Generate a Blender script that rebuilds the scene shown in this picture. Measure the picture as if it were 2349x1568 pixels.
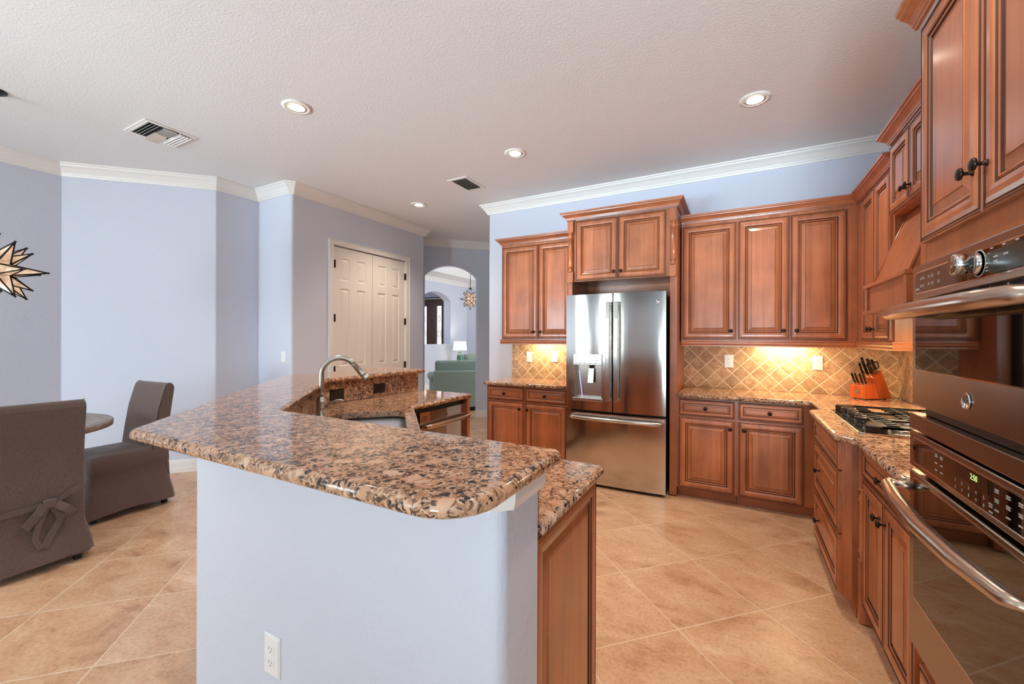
import bpy, bmesh, math, random
from mathutils import Vector, Matrix
PI = math.pi
for o in list(bpy.data.objects):
    bpy.data.objects.remove(o)
SC = bpy.context.scene
COL = SC.collection
random.seed(7)

# ------------------------------------------------------------------ camera
ZC = 1.385
FPX, YAW, ROLL, HOR = 953.0, math.radians(28.46), math.radians(0.186), 774.4
cam_d = bpy.data.cameras.new('camera'); cam = bpy.data.objects.new('camera', cam_d); COL.objects.link(cam)
cam_d.sensor_fit = 'HORIZONTAL'; cam_d.sensor_width = 36.0
cam_d.lens = FPX / 2349 * 36.0
cam_d.shift_y = -(784 - HOR) / 2349
cam_d.clip_start = 0.02; cam_d.clip_end = 100
_r0 = Vector((math.cos(YAW), math.sin(YAW), 0)); _u0 = Vector((0, 0, 1)); _f = Vector((-math.sin(YAW), math.cos(YAW), 0))
_r = _r0 * math.cos(ROLL) + _u0 * math.sin(ROLL); _u = -_r0 * math.sin(ROLL) + _u0 * math.cos(ROLL)
cam.matrix_world = Matrix(((_r.x, _u.x, -_f.x, 0), (_r.y, _u.y, -_f.y, 0), (_r.z, _u.z, -_f.z, ZC), (0, 0, 0, 1)))
SC.camera = cam

# ------------------------------------------------------------------ world, exposure, daylight
SC.view_settings.view_transform = 'Standard'
SC.view_settings.look = 'None'
SC.view_settings.exposure = 0.0
SC.view_settings.gamma = 1.0
SC.view_settings.use_curve_mapping = False
try:
    SC.cycles.use_denoising = True
    SC.cycles.max_bounces = 10
    SC.cycles.diffuse_bounces = 6
    SC.cycles.sample_clamp_indirect = 8.0
    SC.cycles.caustics_reflective = False
    SC.cycles.caustics_refractive = False
except Exception:
    pass
W = bpy.data.worlds.new('sky'); SC.world = W; W.use_nodes = True
nt = W.node_tree; nt.nodes.clear()
wo = nt.nodes.new('ShaderNodeOutputWorld'); wb = nt.nodes.new('ShaderNodeBackground')
wg = nt.nodes.new('ShaderNodeTexCoord'); ws = nt.nodes.new('ShaderNodeSeparateXYZ'); wr = nt.nodes.new('ShaderNodeValToRGB')
nt.links.new(wg.outputs['Generated'], ws.inputs[0]); nt.links.new(ws.outputs['Z'], wr.inputs[0])
wr.color_ramp.elements[0].position = 0.0; wr.color_ramp.elements[0].color = (0.42, 0.55, 0.36, 1)
wr.color_ramp.elements[1].position = 0.30; wr.color_ramp.elements[1].color = (0.80, 0.92, 1.0, 1)
nt.links.new(wr.outputs[0], wb.inputs[0]); wb.inputs[1].default_value = 2.2
nt.links.new(wb.outputs[0], wo.inputs[0])

def area(name, loc, direction, sx, sy, power, color, spread=180):
    l = bpy.data.lights.new(name, 'AREA'); l.shape = 'RECTANGLE'; l.size = sx; l.size_y = sy
    l.energy = power; l.color = color; l.spread = math.radians(spread)
    o = bpy.data.objects.new(name, l); COL.objects.link(o); o.location = loc
    o.rotation_euler = Vector(direction).to_track_quat('-Z', 'Z').to_euler()
    return o
def spot(name, loc, direction, power, color, angle, blend=0.6, radius=0.04):
    l = bpy.data.lights.new(name, 'SPOT'); l.energy = power; l.color = color; l.spot_size = math.radians(angle); l.spot_blend = blend
    l.shadow_soft_size = radius
    o = bpy.data.objects.new(name, l); COL.objects.link(o); o.location = loc
    o.rotation_euler = Vector(direction).to_track_quat('-Z', 'Y').to_euler()
    return o
def point(name, loc, power, color, radius=0.04):
    l = bpy.data.lights.new(name, 'POINT'); l.energy = power; l.color = color; l.shadow_soft_size = radius
    o = bpy.data.objects.new(name, l); COL.objects.link(o); o.location = loc
    return o
DAY = (0.76, 0.89, 1.0); FILL = (0.67, 0.87, 1.0); WARM = (1.0, 0.85, 0.68)
# sky light through the wall openings; added unseen lamps fill ceiling and back wall
area('daylight_through_window', (-5.02, -4.32, 1.30), (0.05, 1, 0.0), 0.95, 2.2, 54, DAY, 100)
area('daylight_through_window', (-3.30, -4.32, 1.30), (-0.15, 1, 0.0), 0.90, 2.2, 26, DAY, 92)
area('upward_fill_at_window', (-5.02, -4.28, 0.9), (0, 0.4, 1.0), 0.95, 1.6, 11, FILL, 120)  # added lamps aimed up, general fill for the ceiling
area('upward_fill_at_window', (-3.30, -4.28, 0.9), (0, 0.4, 1.0), 0.90, 1.6, 11, FILL, 120)
area('upward_fill_at_window', (0.20, -4.28, 0.9), (0, 0.4, 1.0), 1.3, 1.6, 80, FILL, 120)
area('deep_fill_at_window', (-5.02, -4.28, 0.7), (0.34, 1, 0.40), 0.95, 1.2, 13, FILL, 45)  # added narrow lamps that lift the far ceiling and back wall
area('deep_fill_at_window', (-3.30, -4.28, 0.7), (0.22, 1, 0.40), 0.90, 1.2, 17, FILL, 45)
area('deep_fill_at_window', (0.20, -4.28, 0.7), (0.0, 1, 0.36), 1.3, 1.2, 28, FILL, 45)
area('daylight_through_side_window', (1.35, -2.2, 1.45), (-1, 0, 0.4), 2.2, 1.6, 8, DAY)
area('daylight_living_room', (-2.40, 8.8, 1.6), (-1, -0.2, 0.1), 2.6, 2.2, 115, (0.90, 0.97, 1.0))
area('daylight_foyer', (-8.5, 9.0, 2.8), (0, 0, -1), 1.4, 1.6, 25, (0.85, 0.92, 1.0))

# ------------------------------------------------------------------ mesh helpers
class MB:
    def __init__(s): s.v = []; s.f = []; s.m = []; s.s = []
    def add(s, vs, fs, mi=0, smooth=False):
        b = len(s.v); s.v += [tuple(map(float, p)) for p in vs]
        for i, f in enumerate(fs):
            s.f.append([b + k for k in f]); s.m.append(mi[i] if isinstance(mi, (list, tuple)) else mi); s.s.append(smooth)
        return s
    def box(s, x0, y0, z0, x1, y1, z1, mi=0):
        if x0 > x1: x0, x1 = x1, x0
        if y0 > y1: y0, y1 = y1, y0
        if z0 > z1: z0, z1 = z1, z0
        vs = [(x0,y0,z0),(x1,y0,z0),(x1,y1,z0),(x0,y1,z0),(x0,y0,z1),(x1,y0,z1),(x1,y1,z1),(x0,y1,z1)]
        return s.add(vs, [(3,2,1,0),(4,5,6,7),(0,1,5,4),(1,2,6,5),(2,3,7,6),(3,0,4,7)], mi)
    def prism(s, poly, z0, z1, mi=0):
        n = len(poly)
        ar = sum(poly[i][0]*poly[(i+1)%n][1]-poly[(i+1)%n][0]*poly[i][1] for i in range(n))
        if ar < 0: poly = poly[::-1]
        vs = [(x,y,z0) for x,y in poly] + [(x,y,z1) for x,y in poly]
        fs = [tuple(range(n))[::-1], tuple(range(n, 2*n))] + [(i,(i+1)%n,n+(i+1)%n,n+i) for i in range(n)]
        return s.add(vs, fs, mi)
    def loft(s, rings, mi=0, cap0=True, cap1=True, smooth=False, closed=True):
        n = len(rings[0]); vs = [p for r in rings for p in r]; fs = []; ms = []
        for i in range(len(rings)-1):
            for j in range(n if closed else n-1):
                fs.append((i*n+j, i*n+(j+1)%n, (i+1)*n+(j+1)%n, (i+1)*n+j)); ms.append(mi[i] if isinstance(mi,(list,tuple)) else mi)
        lm = mi[-1] if isinstance(mi,(list,tuple)) else mi; fm = mi[0] if isinstance(mi,(list,tuple)) else mi
        if cap0: fs.append(tuple(range(n))[::-1]); ms.append(fm)
        if cap1: fs.append(tuple((len(rings)-1)*n + j for j in range(n))); ms.append(lm)
        return s.add(vs, fs, ms, smooth)
    def lathe(s, prof, c=(0,0,0), axis=(0,0,1), seg=20, mi=0, smooth=True):
        a = Vector(axis).normalized(); q = Vector((0,0,1)).rotation_difference(a); c = Vector(c)
        rings = []
        for r, z in prof:
            rings.append([c + q @ Vector((max(r,1e-4)*math.cos(2*PI*k/seg), max(r,1e-4)*math.sin(2*PI*k/seg), z)) for k in range(seg)])
        return s.loft(rings, mi, True, True, smooth)
    def tube(s, pts, r, seg=10, mi=0, smooth=True, sq=None):
        pts = [Vector(p) for p in pts]; n = len(pts); rings = []
        up = None
        for i, p in enumerate(pts):
            t = (pts[min(i+1,n-1)] - pts[max(i-1,0)]).normalized()
            if up is None:
                up = Vector((0,0,1)) if abs(t.z) < 0.9 else Vector((1,0,0))
            a = t.cross(up).normalized(); b = a.cross(t).normalized(); up = b
            rr = r[i] if isinstance(r,(list,tuple)) else r
            ra, rb = (rr, rr) if sq is None else (rr*sq[0], rr*sq[1])
            rings.append([p + a*ra*math.cos(2*PI*k/seg) + b*rb*math.sin(2*PI*k/seg) for k in range(seg)])
        return s.loft(rings, mi, True, True, smooth)
    def sweep(s, prof, path, closed_path=False, mi=0, smooth=False):
        """prof: (out, up) closed polygon; path: (x, y, z) points; out = to the right of travel."""
        n = len(path); rings = []
        P = [Vector((p[0], p[1])) for p in path]
        for i in range(n):
            if closed_path or 0 < i < n-1:
                d0 = (P[i]-P[i-1]).normalized(); d1 = (P[(i+1)%n]-P[i]).normalized()
            else:
                d0 = d1 = (P[1]-P[0]).normalized() if i == 0 else (P[-1]-P[-2]).normalized()
            n0 = Vector((d0.y,-d0.x)); n1 = Vector((d1.y,-d1.x)); m = (n0+n1)
            m = m / max(m.dot(n0), 1e-6) if m.length > 1e-6 else n0
            rings.append([(P[i].x+m.x*o, P[i].y+m.y*o, path[i][2]+u) for o, u in prof])
        if closed_path: rings.append(rings[0])
        return s.loft(rings, mi, not closed_path, not closed_path, smooth)
    def rects(s, x0, x1, z0, z1, prof, mats, yb=0.0):
        """nested rectangular rings on a face looking towards -y; prof: (inset, out)."""
        rings = [[(x0+i, yb-o, z0+i),(x1-i, yb-o, z0+i),(x1-i, yb-o, z1-i),(x0+i, yb-o, z1-i)] for i, o in prof]
        return s.loft(rings, mats, True, True)
    def xf(s, M):
        s.v = [tuple(M @ Vector(p)) for p in s.v]; return s

def obj(name, mb, mats, parent=None, loc=None, rot=None, bev=0, seg=2, sub=0, autosmooth=None):
    me = bpy.data.meshes.new(name); me.from_pydata(mb.v, [], mb.f)
    mats = mats if isinstance(mats, (list, tuple)) else [mats]
    for m in mats: me.materials.append(m)
    me.polygons.foreach_set('material_index', [min(k, len(mats)-1) for k in mb.m])
    me.polygons.foreach_set('use_smooth', mb.s)
    bm = bmesh.new(); bm.from_mesh(me); bmesh.ops.recalc_face_normals(bm, faces=bm.faces); bm.to_mesh(me); bm.free()
    me.update()
    o = bpy.data.objects.new(name, me); COL.objects.link(o)
    if parent: o.parent = parent
    if loc: o.location = loc
    if rot: o.rotation_euler = rot
    if bev:
        b = o.modifiers.new('bevel', 'BEVEL'); b.width = bev; b.segments = seg; b.limit_method = 'ANGLE'; b.angle_limit = math.radians(35)
    if sub:
        b = o.modifiers.new('subdivision', 'SUBSURF'); b.levels = sub; b.render_levels = sub
    return o
def tag(o, label, cat, group=None):
    o['label'] = label; o['category'] = cat
    if group: o['group'] = group
    return o
def thing(name, label, cat, loc=(0,0,0), rz=0.0, group=None):
    o = bpy.data.objects.new(name, None); COL.objects.link(o); o.location = loc; o.rotation_euler = (0,0,rz)
    o.empty_display_size = 0.1
    return tag(o, label, cat, group)
def struct(name, mb, m, **k):
    o = obj(name, mb, m, **k)
    if not k.get('parent'): o['kind'] = 'structure'
    return o
def dup(root, loc, rz, label, group=None, parent=None):
    r = root.copy(); COL.objects.link(r)
    if parent is None:
        r.location = loc; r.rotation_euler = (0,0,rz)
        if label: r['label'] = label
        if group: r['group'] = group
    else: r.parent = parent
    for ch in list(root.children): dup(ch, None, None, None, None, r)
    return r
def rounded(poly, radii, seg=6):
    out = []; n = len(poly)
    for i, p in enumerate(poly):
        r = radii.get(i, 0) if isinstance(radii, dict) else radii
        p = Vector(p); a = Vector(poly[i-1]); b = Vector(poly[(i+1)%n])
        if r <= 0: out.append(tuple(p)); continue
        da = (a-p).normalized(); db = (b-p).normalized(); ang = da.angle(db)
        t = r / math.tan(ang/2); bis = (da+db).normalized(); c = p + bis * (r/math.sin(ang/2))
        s0 = p + da*t; s1 = p + db*t; a0 = math.atan2(s0.y-c.y, s0.x-c.x); a1 = math.atan2(s1.y-c.y, s1.x-c.x)
        d = (a1-a0+PI) % (2*PI) - PI
        for k in range(seg+1):
            q = a0 + d*k/seg; out.append((c.x+r*math.cos(q), c.y+r*math.sin(q)))
    return out
def slab(poly, z0, z1, holes=None, r=0.016, mi=0):
    """stone slab with rounded (bullnose) edges"""
    t = z1-z0; n = 5; mb = MB()
    ar = sum(poly[i][0]*poly[(i+1)%len(poly)][1]-poly[(i+1)%len(poly)][0]*poly[i][1] for i in range(len(poly)))
    if ar < 0: poly = poly[::-1]
    def inset(d):
        out = []; N = len(poly)
        for i in range(N):
            p = Vector(poly[i]); a = Vector(poly[i-1]); b = Vector(poly[(i+1)%N])
            d0 = (p-a).normalized(); d1 = (b-p).normalized(); n0 = Vector((-d0.y,d0.x)); n1 = Vector((-d1.y,d1.x)); m = n0+n1
            m = m/max(m.dot(n0),1e-6); q = p+m*d; out.append((q.x,q.y))
        return out
    levels = []
    for k in range(n+1):
        a = PI/2*k/n; levels.append((r*(1-math.sin(a)), z0 + r*(1-math.cos(a))))
    for k in range(n+1):
        a = PI/2*k/n; levels.append((r*(1-math.cos(a)), z1 - r + r*math.sin(a)))
    rings = [[(x,y,z) for x,y in inset(d)] for d, z in levels]
    mb.loft(rings, mi, not holes, not holes, True)
    for f in range(len(mb.s)):
        if len(mb.f[f]) > 4: mb.s[f] = False
    return mb, inset(levels[0][0]), inset(levels[-1][0])

# ------------------------------------------------------------------ material helpers
def mat(name):
    m = bpy.data.materials.new(name); m.use_nodes = True; t = m.node_tree
    b = t.nodes['Principled BSDF']; return m, t, b
def N(t, kind, **kw):
    n = t.nodes.new(kind)
    for k, v in kw.items(): setattr(n, k, v)
    return n
def srgb(r, g, b):
    f = lambda c: (c/255/12.92) if c/255 <= 0.04045 else ((c/255+0.055)/1.055)**2.4
    return (f(r), f(g), f(b), 1)
def flat(name, col, rough=0.5, metal=0.0, emit=None, es=0.0, spec=0.5):
    m, t, b = mat(name); b.inputs['Base Color'].default_value = col; b.inputs['Roughness'].default_value = rough
    b.inputs['Metallic'].default_value = metal; b.inputs['Specular IOR Level'].default_value = spec
    if emit: b.inputs['Emission Color'].default_value = emit; b.inputs['Emission Strength'].default_value = es
    return m
def ramp(t, stops):
    r = N(t, 'ShaderNodeValToRGB'); e = r.color_ramp.elements
    while len(e) < len(stops): e.new(0.5)
    for i, (p, c) in enumerate(stops): e[i].position = p; e[i].color = c
    return r
def mapping(t, scale=(1,1,1), rot=(0,0,0), loc=(0,0,0), src='Object'):
    c = N(t, 'ShaderNodeTexCoord'); m = N(t, 'ShaderNodeMapping'); t.links.new(c.outputs[src], m.inputs[0])
    m.inputs['Scale'].default_value = scale; m.inputs['Rotation'].default_value = rot; m.inputs['Location'].default_value = loc
    return m
def bump(t, b, src, strength, dist=0.01):
    n = N(t, 'ShaderNodeBump'); n.inputs['Strength'].default_value = strength; n.inputs['Distance'].default_value = dist
    t.links.new(src, n.inputs['Height']); t.links.new(n.outputs[0], b.inputs['Normal']); return n
def mix(t, a, b, fac, mode='MIX'):
    n = N(t, 'ShaderNodeMix', data_type='RGBA', blend_type=mode)
    def put(s, v):
        if hasattr(v, 'is_output'): t.links.new(v, s)
        else: s.default_value = v
    put(n.inputs[0], fac); put(n.inputs[6], a); put(n.inputs[7], b); return n.outputs[2]
def mth(t, op, a, b=None):
    n = N(t, 'ShaderNodeMath', operation=op)
    for i, v in enumerate((a, b)):
        if v is None: continue
        if hasattr(v, 'is_output'): t.links.new(v, n.inputs[i])
        else: n.inputs[i].default_value = v
    return n.outputs[0]

def paint(name, col, scale=120, st=0.25, rough=0.6, scale2=38):
    m, t, b = mat(name); b.inputs['Base Color'].default_value = col; b.inputs['Roughness'].default_value = rough
    mp = mapping(t); n1 = N(t, 'ShaderNodeTexNoise'); n1.inputs['Scale'].default_value = scale2; n1.inputs['Detail'].default_value = 4
    n1.inputs['Roughness'].default_value = 0.55; n1.inputs['Distortion'].default_value = 0.4
    t.links.new(mp.outputs[0], n1.inputs[0])
    r = ramp(t, [(0.42, (0,0,0,1)), (0.60, (1,1,1,1))]); t.links.new(n1.outputs[0], r.inputs[0])
    bump(t, b, r.outputs[0], st, 0.004)
    b.inputs['Specular IOR Level'].default_value = 0.3
    return m
M = {}
M['wall'] = paint('lavender_wall_paint', srgb(210, 216, 230), st=0.20, scale2=60)
M['ceil'] = paint('white_textured_ceiling', srgb(236, 235, 234), st=0.22, scale2=75)
M['trim'] = flat('white_trim_paint', srgb(238, 236, 232), 0.35)
M['door'] = flat('white_door_paint', srgb(236, 230, 222), 0.38)
M['white'] = flat('white_plastic', srgb(240, 240, 240), 0.3)
M['dark'] = flat('black_plastic', srgb(14, 13, 13), 0.35)
M['darkgap'] = flat('dark_gap', (0.006, 0.005, 0.004, 1), 0.8)
M['bronze'] = flat('oil_rubbed_bronze', srgb(46, 36, 30), 0.35, 0.7)
M['chrome'] = flat('polished_chrome', (0.75, 0.75, 0.76, 1), 0.08, 1.0)
M['nickel'] = flat('brushed_nickel', (0.52, 0.49, 0.45, 1), 0.24, 1.0)
M['iron'] = flat('cast_iron', srgb(24, 22, 20), 0.38, 0.2)
M['blackglass'] = flat('black_oven_glass', srgb(9, 8, 8), 0.03, 0.0, spec=0.9)
M['glaze'] = flat('dark_glaze', srgb(74, 36, 18), 0.45)

def wood(name, c0, c1, c2, axis='Z', rough=0.34, strips=0.085, per=0.15):
    m, t, b = mat(name)
    oi = N(t, 'ShaderNodeObjectInfo'); mp = mapping(t)
    off = N(t, 'ShaderNodeVectorMath', operation='ADD'); t.links.new(mp.outputs[0], off.inputs[0])
    mul = N(t, 'ShaderNodeVectorMath', operation='SCALE'); comb = N(t, 'ShaderNodeCombineXYZ')
    for k in range(3): t.links.new(oi.outputs['Random'], comb.inputs[k])
    t.links.new(comb.outputs[0], mul.inputs[0]); mul.inputs['Scale'].default_value = 13.0
    t.links.new(mul.outputs[0], off.inputs[1])
    sc = N(t, 'ShaderNodeVectorMath', operation='MULTIPLY'); t.links.new(off.outputs[0], sc.inputs[0])
    sc.inputs[1].default_value = {'Z': (24, 24, 1.6), 'X': (1.6, 24, 24), 'Y': (24, 1.6, 24)}[axis]
    n = N(t, 'ShaderNodeTexNoise'); n.inputs['Scale'].default_value = 1.0; n.inputs['Detail'].default_value = 5; n.inputs['Roughness'].default_value = 0.6
    n.inputs['Distortion'].default_value = 0.6
    t.links.new(sc.outputs[0], n.inputs[0])
    r = ramp(t, [(0.25, c0), (0.5, c1), (0.78, c2)]); t.links.new(n.outputs[0], r.inputs[0])
    # blotchy stain and glued-up strips
    n2 = N(t, 'ShaderNodeTexNoise'); n2.inputs['Scale'].default_value = 5.0; n2.inputs['Detail'].default_value = 2
    t.links.new(off.outputs[0], n2.inputs[0])
    r2 = ramp(t, [(0.3, (0.80,0.78,0.76,1)), (0.7, (1.08,1.06,1.04,1))]); t.links.new(n2.outputs[0], r2.inputs[0])
    sep = N(t, 'ShaderNodeSeparateXYZ'); t.links.new(mp.outputs[0], sep.inputs[0])
    key = mth(t, 'FLOOR', mth(t, 'DIVIDE', mth(t, 'ADD', sep.outputs['X' if axis == 'Z' else 'Z'], mth(t, 'MULTIPLY', oi.outputs['Random'], 0.37)), strips))
    wn = N(t, 'ShaderNodeTexWhiteNoise', noise_dimensions='1D'); t.links.new(mth(t, 'ADD', key, mth(t, 'MULTIPLY', oi.outputs['Random'], 91.0)), wn.inputs['W'])
    vv = mth(t, 'ADD', 1.0 - per, mth(t, 'MULTIPLY', wn.outputs['Value'], 2*per*0.9))
    cc = N(t, 'ShaderNodeCombineXYZ')
    for k in range(3): t.links.new(vv, cc.inputs[k])
    col = mix(t, r.outputs[0], r2.outputs[0], 1.0, 'MULTIPLY'); col = mix(t, col, cc.outputs[0], 1.0, 'MULTIPLY')
    t.links.new(col, b.inputs['Base Color']); b.inputs['Roughness'].default_value = rough
    b.inputs['Coat Weight'].default_value = 0.45; b.inputs['Coat Roughness'].default_value = 0.16
    bump(t, b, n.outputs[0], 0.03, 0.002)
    return m
WC = (srgb(166, 96, 58), srgb(184, 111, 70), srgb(197, 126, 84))
M['wood'] = wood('maple_cabinet_wood', *WC)
M['woodx'] = wood('maple_cabinet_wood_horizontal', *WC, axis='X')
M['woody'] = wood('maple_cabinet_wood_depthwise', *WC, axis='Y')
M['block'] = wood('cherry_knife_block_wood', srgb(150, 66, 24), srgb(182, 84, 34), srgb(196, 98, 44))
M['table'] = wood('weathered_table_wood', srgb(112, 92, 74), srgb(140, 122, 104), srgb(160, 144, 126), axis='X', rough=0.55, strips=0.11, per=0.16)
M['frontdoor'] = wood('walnut_front_door_wood', srgb(58, 34, 24), srgb(78, 47, 34), srgb(92, 58, 42))

def granite(name):
    m, t, b = mat(name); mp = mapping(t)
    d = N(t, 'ShaderNodeTexNoise'); d.inputs['Scale'].default_value = 38; d.inputs['Detail'].default_value = 5
    t.links.new(mp.outputs[0], d.inputs[0])
    dv = N(t, 'ShaderNodeVectorMath', operation='SCALE'); t.links.new(d.outputs['Color'], dv.inputs[0]); dv.inputs['Scale'].default_value = 0.036
    av = N(t, 'ShaderNodeVectorMath', operation='ADD'); t.links.new(mp.outputs[0], av.inputs[0]); t.links.new(dv.outputs[0], av.inputs[1])
    # fine brown, grey and black grains
    v2 = N(t, 'ShaderNodeTexVoronoi'); v2.inputs['Scale'].default_value = 150; t.links.new(av.outputs[0], v2.inputs['Vector'])
    s2 = N(t, 'ShaderNodeSeparateColor'); t.links.new(v2.outputs['Color'], s2.inputs[0])
    n4 = N(t, 'ShaderNodeTexNoise'); n4.inputs['Scale'].default_value = 24; n4.inputs['Detail'].default_value = 3; t.links.new(mp.outputs[0], n4.inputs[0])
    key = mth(t, 'ADD', mth(t, 'MULTIPLY', s2.outputs[0], 0.62), mth(t, 'MULTIPLY', n4.outputs[0], 0.55))
    fine = ramp(t, [(0.27, srgb(44, 37, 35)), (0.36, srgb(96, 74, 60)), (0.48, srgb(150, 110, 84)), (0.66, srgb(184, 140, 108)), (0.84, srgb(206, 172, 146))])
    t.links.new(key, fine.inputs[0])
    # large pale feldspar blobs
    v = N(t, 'ShaderNodeTexVoronoi'); v.inputs['Scale'].default_value = 31; t.links.new(av.outputs[0], v.inputs['Vector'])
    sp = N(t, 'ShaderNodeSeparateColor'); t.links.new(v.outputs['Color'], sp.inputs[0])
    e = N(t, 'ShaderNodeTexVoronoi', feature='DISTANCE_TO_EDGE'); e.inputs['Scale'].default_value = 31; t.links.new(av.outputs[0], e.inputs['Vector'])
    er = ramp(t, [(0.05, (0,0,0,1)), (0.16, (1,1,1,1))]); t.links.new(e.outputs['Distance'], er.inputs[0])
    pick = ramp(t, [(0.54, (0,0,0,1)), (0.62, (1,1,1,1))]); t.links.new(sp.outputs[1], pick.inputs[0])
    blob = ramp(t, [(0.0, srgb(190, 142, 110)), (0.5, srgb(208, 162, 132)), (1.0, srgb(220, 184, 158))]); t.links.new(sp.outputs[0], blob.inputs[0])
    c = mix(t, fine.outputs[0], blob.outputs[0], mth(t, 'MULTIPLY', mth(t, 'MULTIPLY', er.outputs[0], pick.outputs[0]), 0.92))
    # scattered black mica flecks over everything
    v3 = N(t, 'ShaderNodeTexVoronoi'); v3.inputs['Scale'].default_value = 105; t.links.new(av.outputs[0], v3.inputs['Vector'])
    s3 = N(t, 'ShaderNodeSeparateColor'); t.links.new(v3.outputs['Color'], s3.inputs[0])
    fr = ramp(t, [(0.91, (0,0,0,1)), (0.93, (1,1,1,1))]); t.links.new(s3.outputs[1], fr.inputs[0])
    c = mix(t, c, srgb(40, 36, 36), fr.outputs[0])
    t.links.new(c, b.inputs['Base Color']); b.inputs['Roughness'].default_value = 0.06; b.inputs['IOR'].default_value = 1.55
    return m
M['granite'] = granite('peach_speckled_granite')

def stone_tiles(name, plane, pitch, u0, v0, rot45, cols, grout, gw, rough, tint=0.5, streak=(3,3,3), fine=60, bst=0.3, pit=0.0):
    """tile grid in an object-space plane: plane = two axis letters"""
    m, t, b = mat(name); mp = mapping(t); s = N(t, 'ShaderNodeSeparateXYZ'); t.links.new(mp.outputs[0], s.inputs[0])
    a = mth(t, 'SUBTRACT', s.outputs[plane[0]], u0); c = mth(t, 'SUBTRACT', s.outputs[plane[1]], v0)
    if rot45:
        k = math.sqrt(0.5)
        p = mth(t, 'MULTIPLY', mth(t, 'ADD', a, c), k/pitch); q = mth(t, 'MULTIPLY', mth(t, 'SUBTRACT', c, a), k/pitch)
    else:
        p = mth(t, 'DIVIDE', a, pitch); q = mth(t, 'DIVIDE', c, pitch)
    def edge(x):
        f = mth(t, 'FRACT', x); return mth(t, 'MINIMUM', f, mth(t, 'SUBTRACT', 1.0, f))
    # tumbled edges: wobble the joint
    wn = N(t, 'ShaderNodeTexNoise'); wn.inputs['Scale'].default_value = 40; t.links.new(mp.outputs[0], wn.inputs[0])
    ed = mth(t, 'ADD', mth(t, 'MINIMUM', edge(p), edge(q)), mth(t, 'MULTIPLY', mth(t, 'SUBTRACT', wn.outputs[0], 0.5), gw*0.6))
    g = ramp(t, [(max(gw*0.65, 0.0005), (1,1,1,1)), (gw*1.25, (0,0,0,1))]); t.links.new(ed, g.inputs[0])
    cell = N(t, 'ShaderNodeCombineXYZ'); t.links.new(mth(t, 'FLOOR', p), cell.inputs[0]); t.links.new(mth(t, 'FLOOR', q), cell.inputs[1])
    w = N(t, 'ShaderNodeTexWhiteNoise', noise_dimensions='3D'); t.links.new(cell.outputs[0], w.inputs['Vector'])
    # streaky stone
    sc = N(t, 'ShaderNodeVectorMath', operation='MULTIPLY'); t.links.new(mp.outputs[0], sc.inputs[0]); sc.inputs[1].default_value = streak
    shift = N(t, 'ShaderNodeVectorMath', operation='MULTIPLY_ADD'); t.links.new(w.outputs['Color'], shift.inputs[0]); shift.inputs[1].default_value = (9,9,9); t.links.new(sc.outputs[0], shift.inputs[2])
    n = N(t, 'ShaderNodeTexNoise'); n.inputs['Scale'].default_value = 1.0; n.inputs['Detail'].default_value = 9; n.inputs['Roughness'].default_value = 0.70; n.inputs['Distortion'].default_value = 0.5
    t.links.new(shift.outputs[0], n.inputs[0])
    r = ramp(t, [(0.28, cols[0]), (0.45, cols[1]), (0.58, cols[2]), (0.72, cols[3])]); t.links.new(n.outputs[0], r.inputs[0])
    f = N(t, 'ShaderNodeTexNoise'); f.inputs['Scale'].default_value = fine; f.inputs['Detail'].default_value = 5; t.links.new(mp.outputs[0], f.inputs[0])
    frr = ramp(t, [(0.3, (0.80,0.77,0.74,1)), (0.48, (0.99,0.99,0.99,1)), (0.7, (1.08,1.07,1.06,1))]); t.links.new(f.outputs[0], frr.inputs[0])
    col = mix(t, r.outputs[0], frr.outputs[0], 1.0, 'MULTIPLY')
    vv = mth(t, 'ADD', 1.0 - tint/2, mth(t, 'MULTIPLY', w.outputs['Value'], tint)); cc = N(t, 'ShaderNodeCombineXYZ')
    for k in range(3): t.links.new(vv, cc.inputs[k])
    col = mix(t, col, cc.outputs[0], 1.0, 'MULTIPLY')
    hgt = mth(t, 'SUBTRACT', mth(t, 'MULTIPLY', f.outputs[0], 0.25), g.outputs[0])
    if pit:
        v = N(t, 'ShaderNodeTexNoise'); v.inputs['Scale'].default_value = 150; v.inputs['Detail'].default_value = 2; t.links.new(mp.outputs[0], v.inputs[0])
        pr = ramp(t, [(0.56, (0,0,0,1)), (0.64, (1,1,1,1))]); t.links.new(v.outputs[0], pr.inputs[0])
        col = mix(t, col, cols[3], mth(t, 'MULTIPLY', pr.outputs[0], min(1.0, pit*1.3)))
        pr2 = ramp(t, [(0.34, (1,1,1,1)), (0.42, (0,0,0,1))]); t.links.new(v.outputs[0], pr2.inputs[0])
        col = mix(t, col, cols[0], mth(t, 'MULTIPLY', pr2.outputs[0], pit))
    col = mix(t, col, grout, g.outputs[0])
    t.links.new(col, b.inputs['Base Color'])
    rr = mth(t, 'ADD', rough, mth(t, 'MULTIPLY', g.outputs[0], 0.4)); t.links.new(rr, b.inputs['Roughness'])
    bump(t, b, hgt, bst, 0.003)
    return m
M['floor'] = stone_tiles('travertine_floor_tiles', 'XY', 0.502, -0.244, 3.537, True,
    (srgb(172, 126, 92), srgb(210, 166, 130), srgb(221, 182, 147), srgb(234, 206, 176)), srgb(232, 212, 188), 0.005, 0.30, tint=0.06, streak=(3.6,5.6,3), fine=60, bst=0.05)
BSC = (srgb(132, 104, 76), srgb(180, 148, 112), srgb(204, 174, 136), srgb(228, 206, 172)); BSG = srgb(244, 228, 198)
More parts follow.
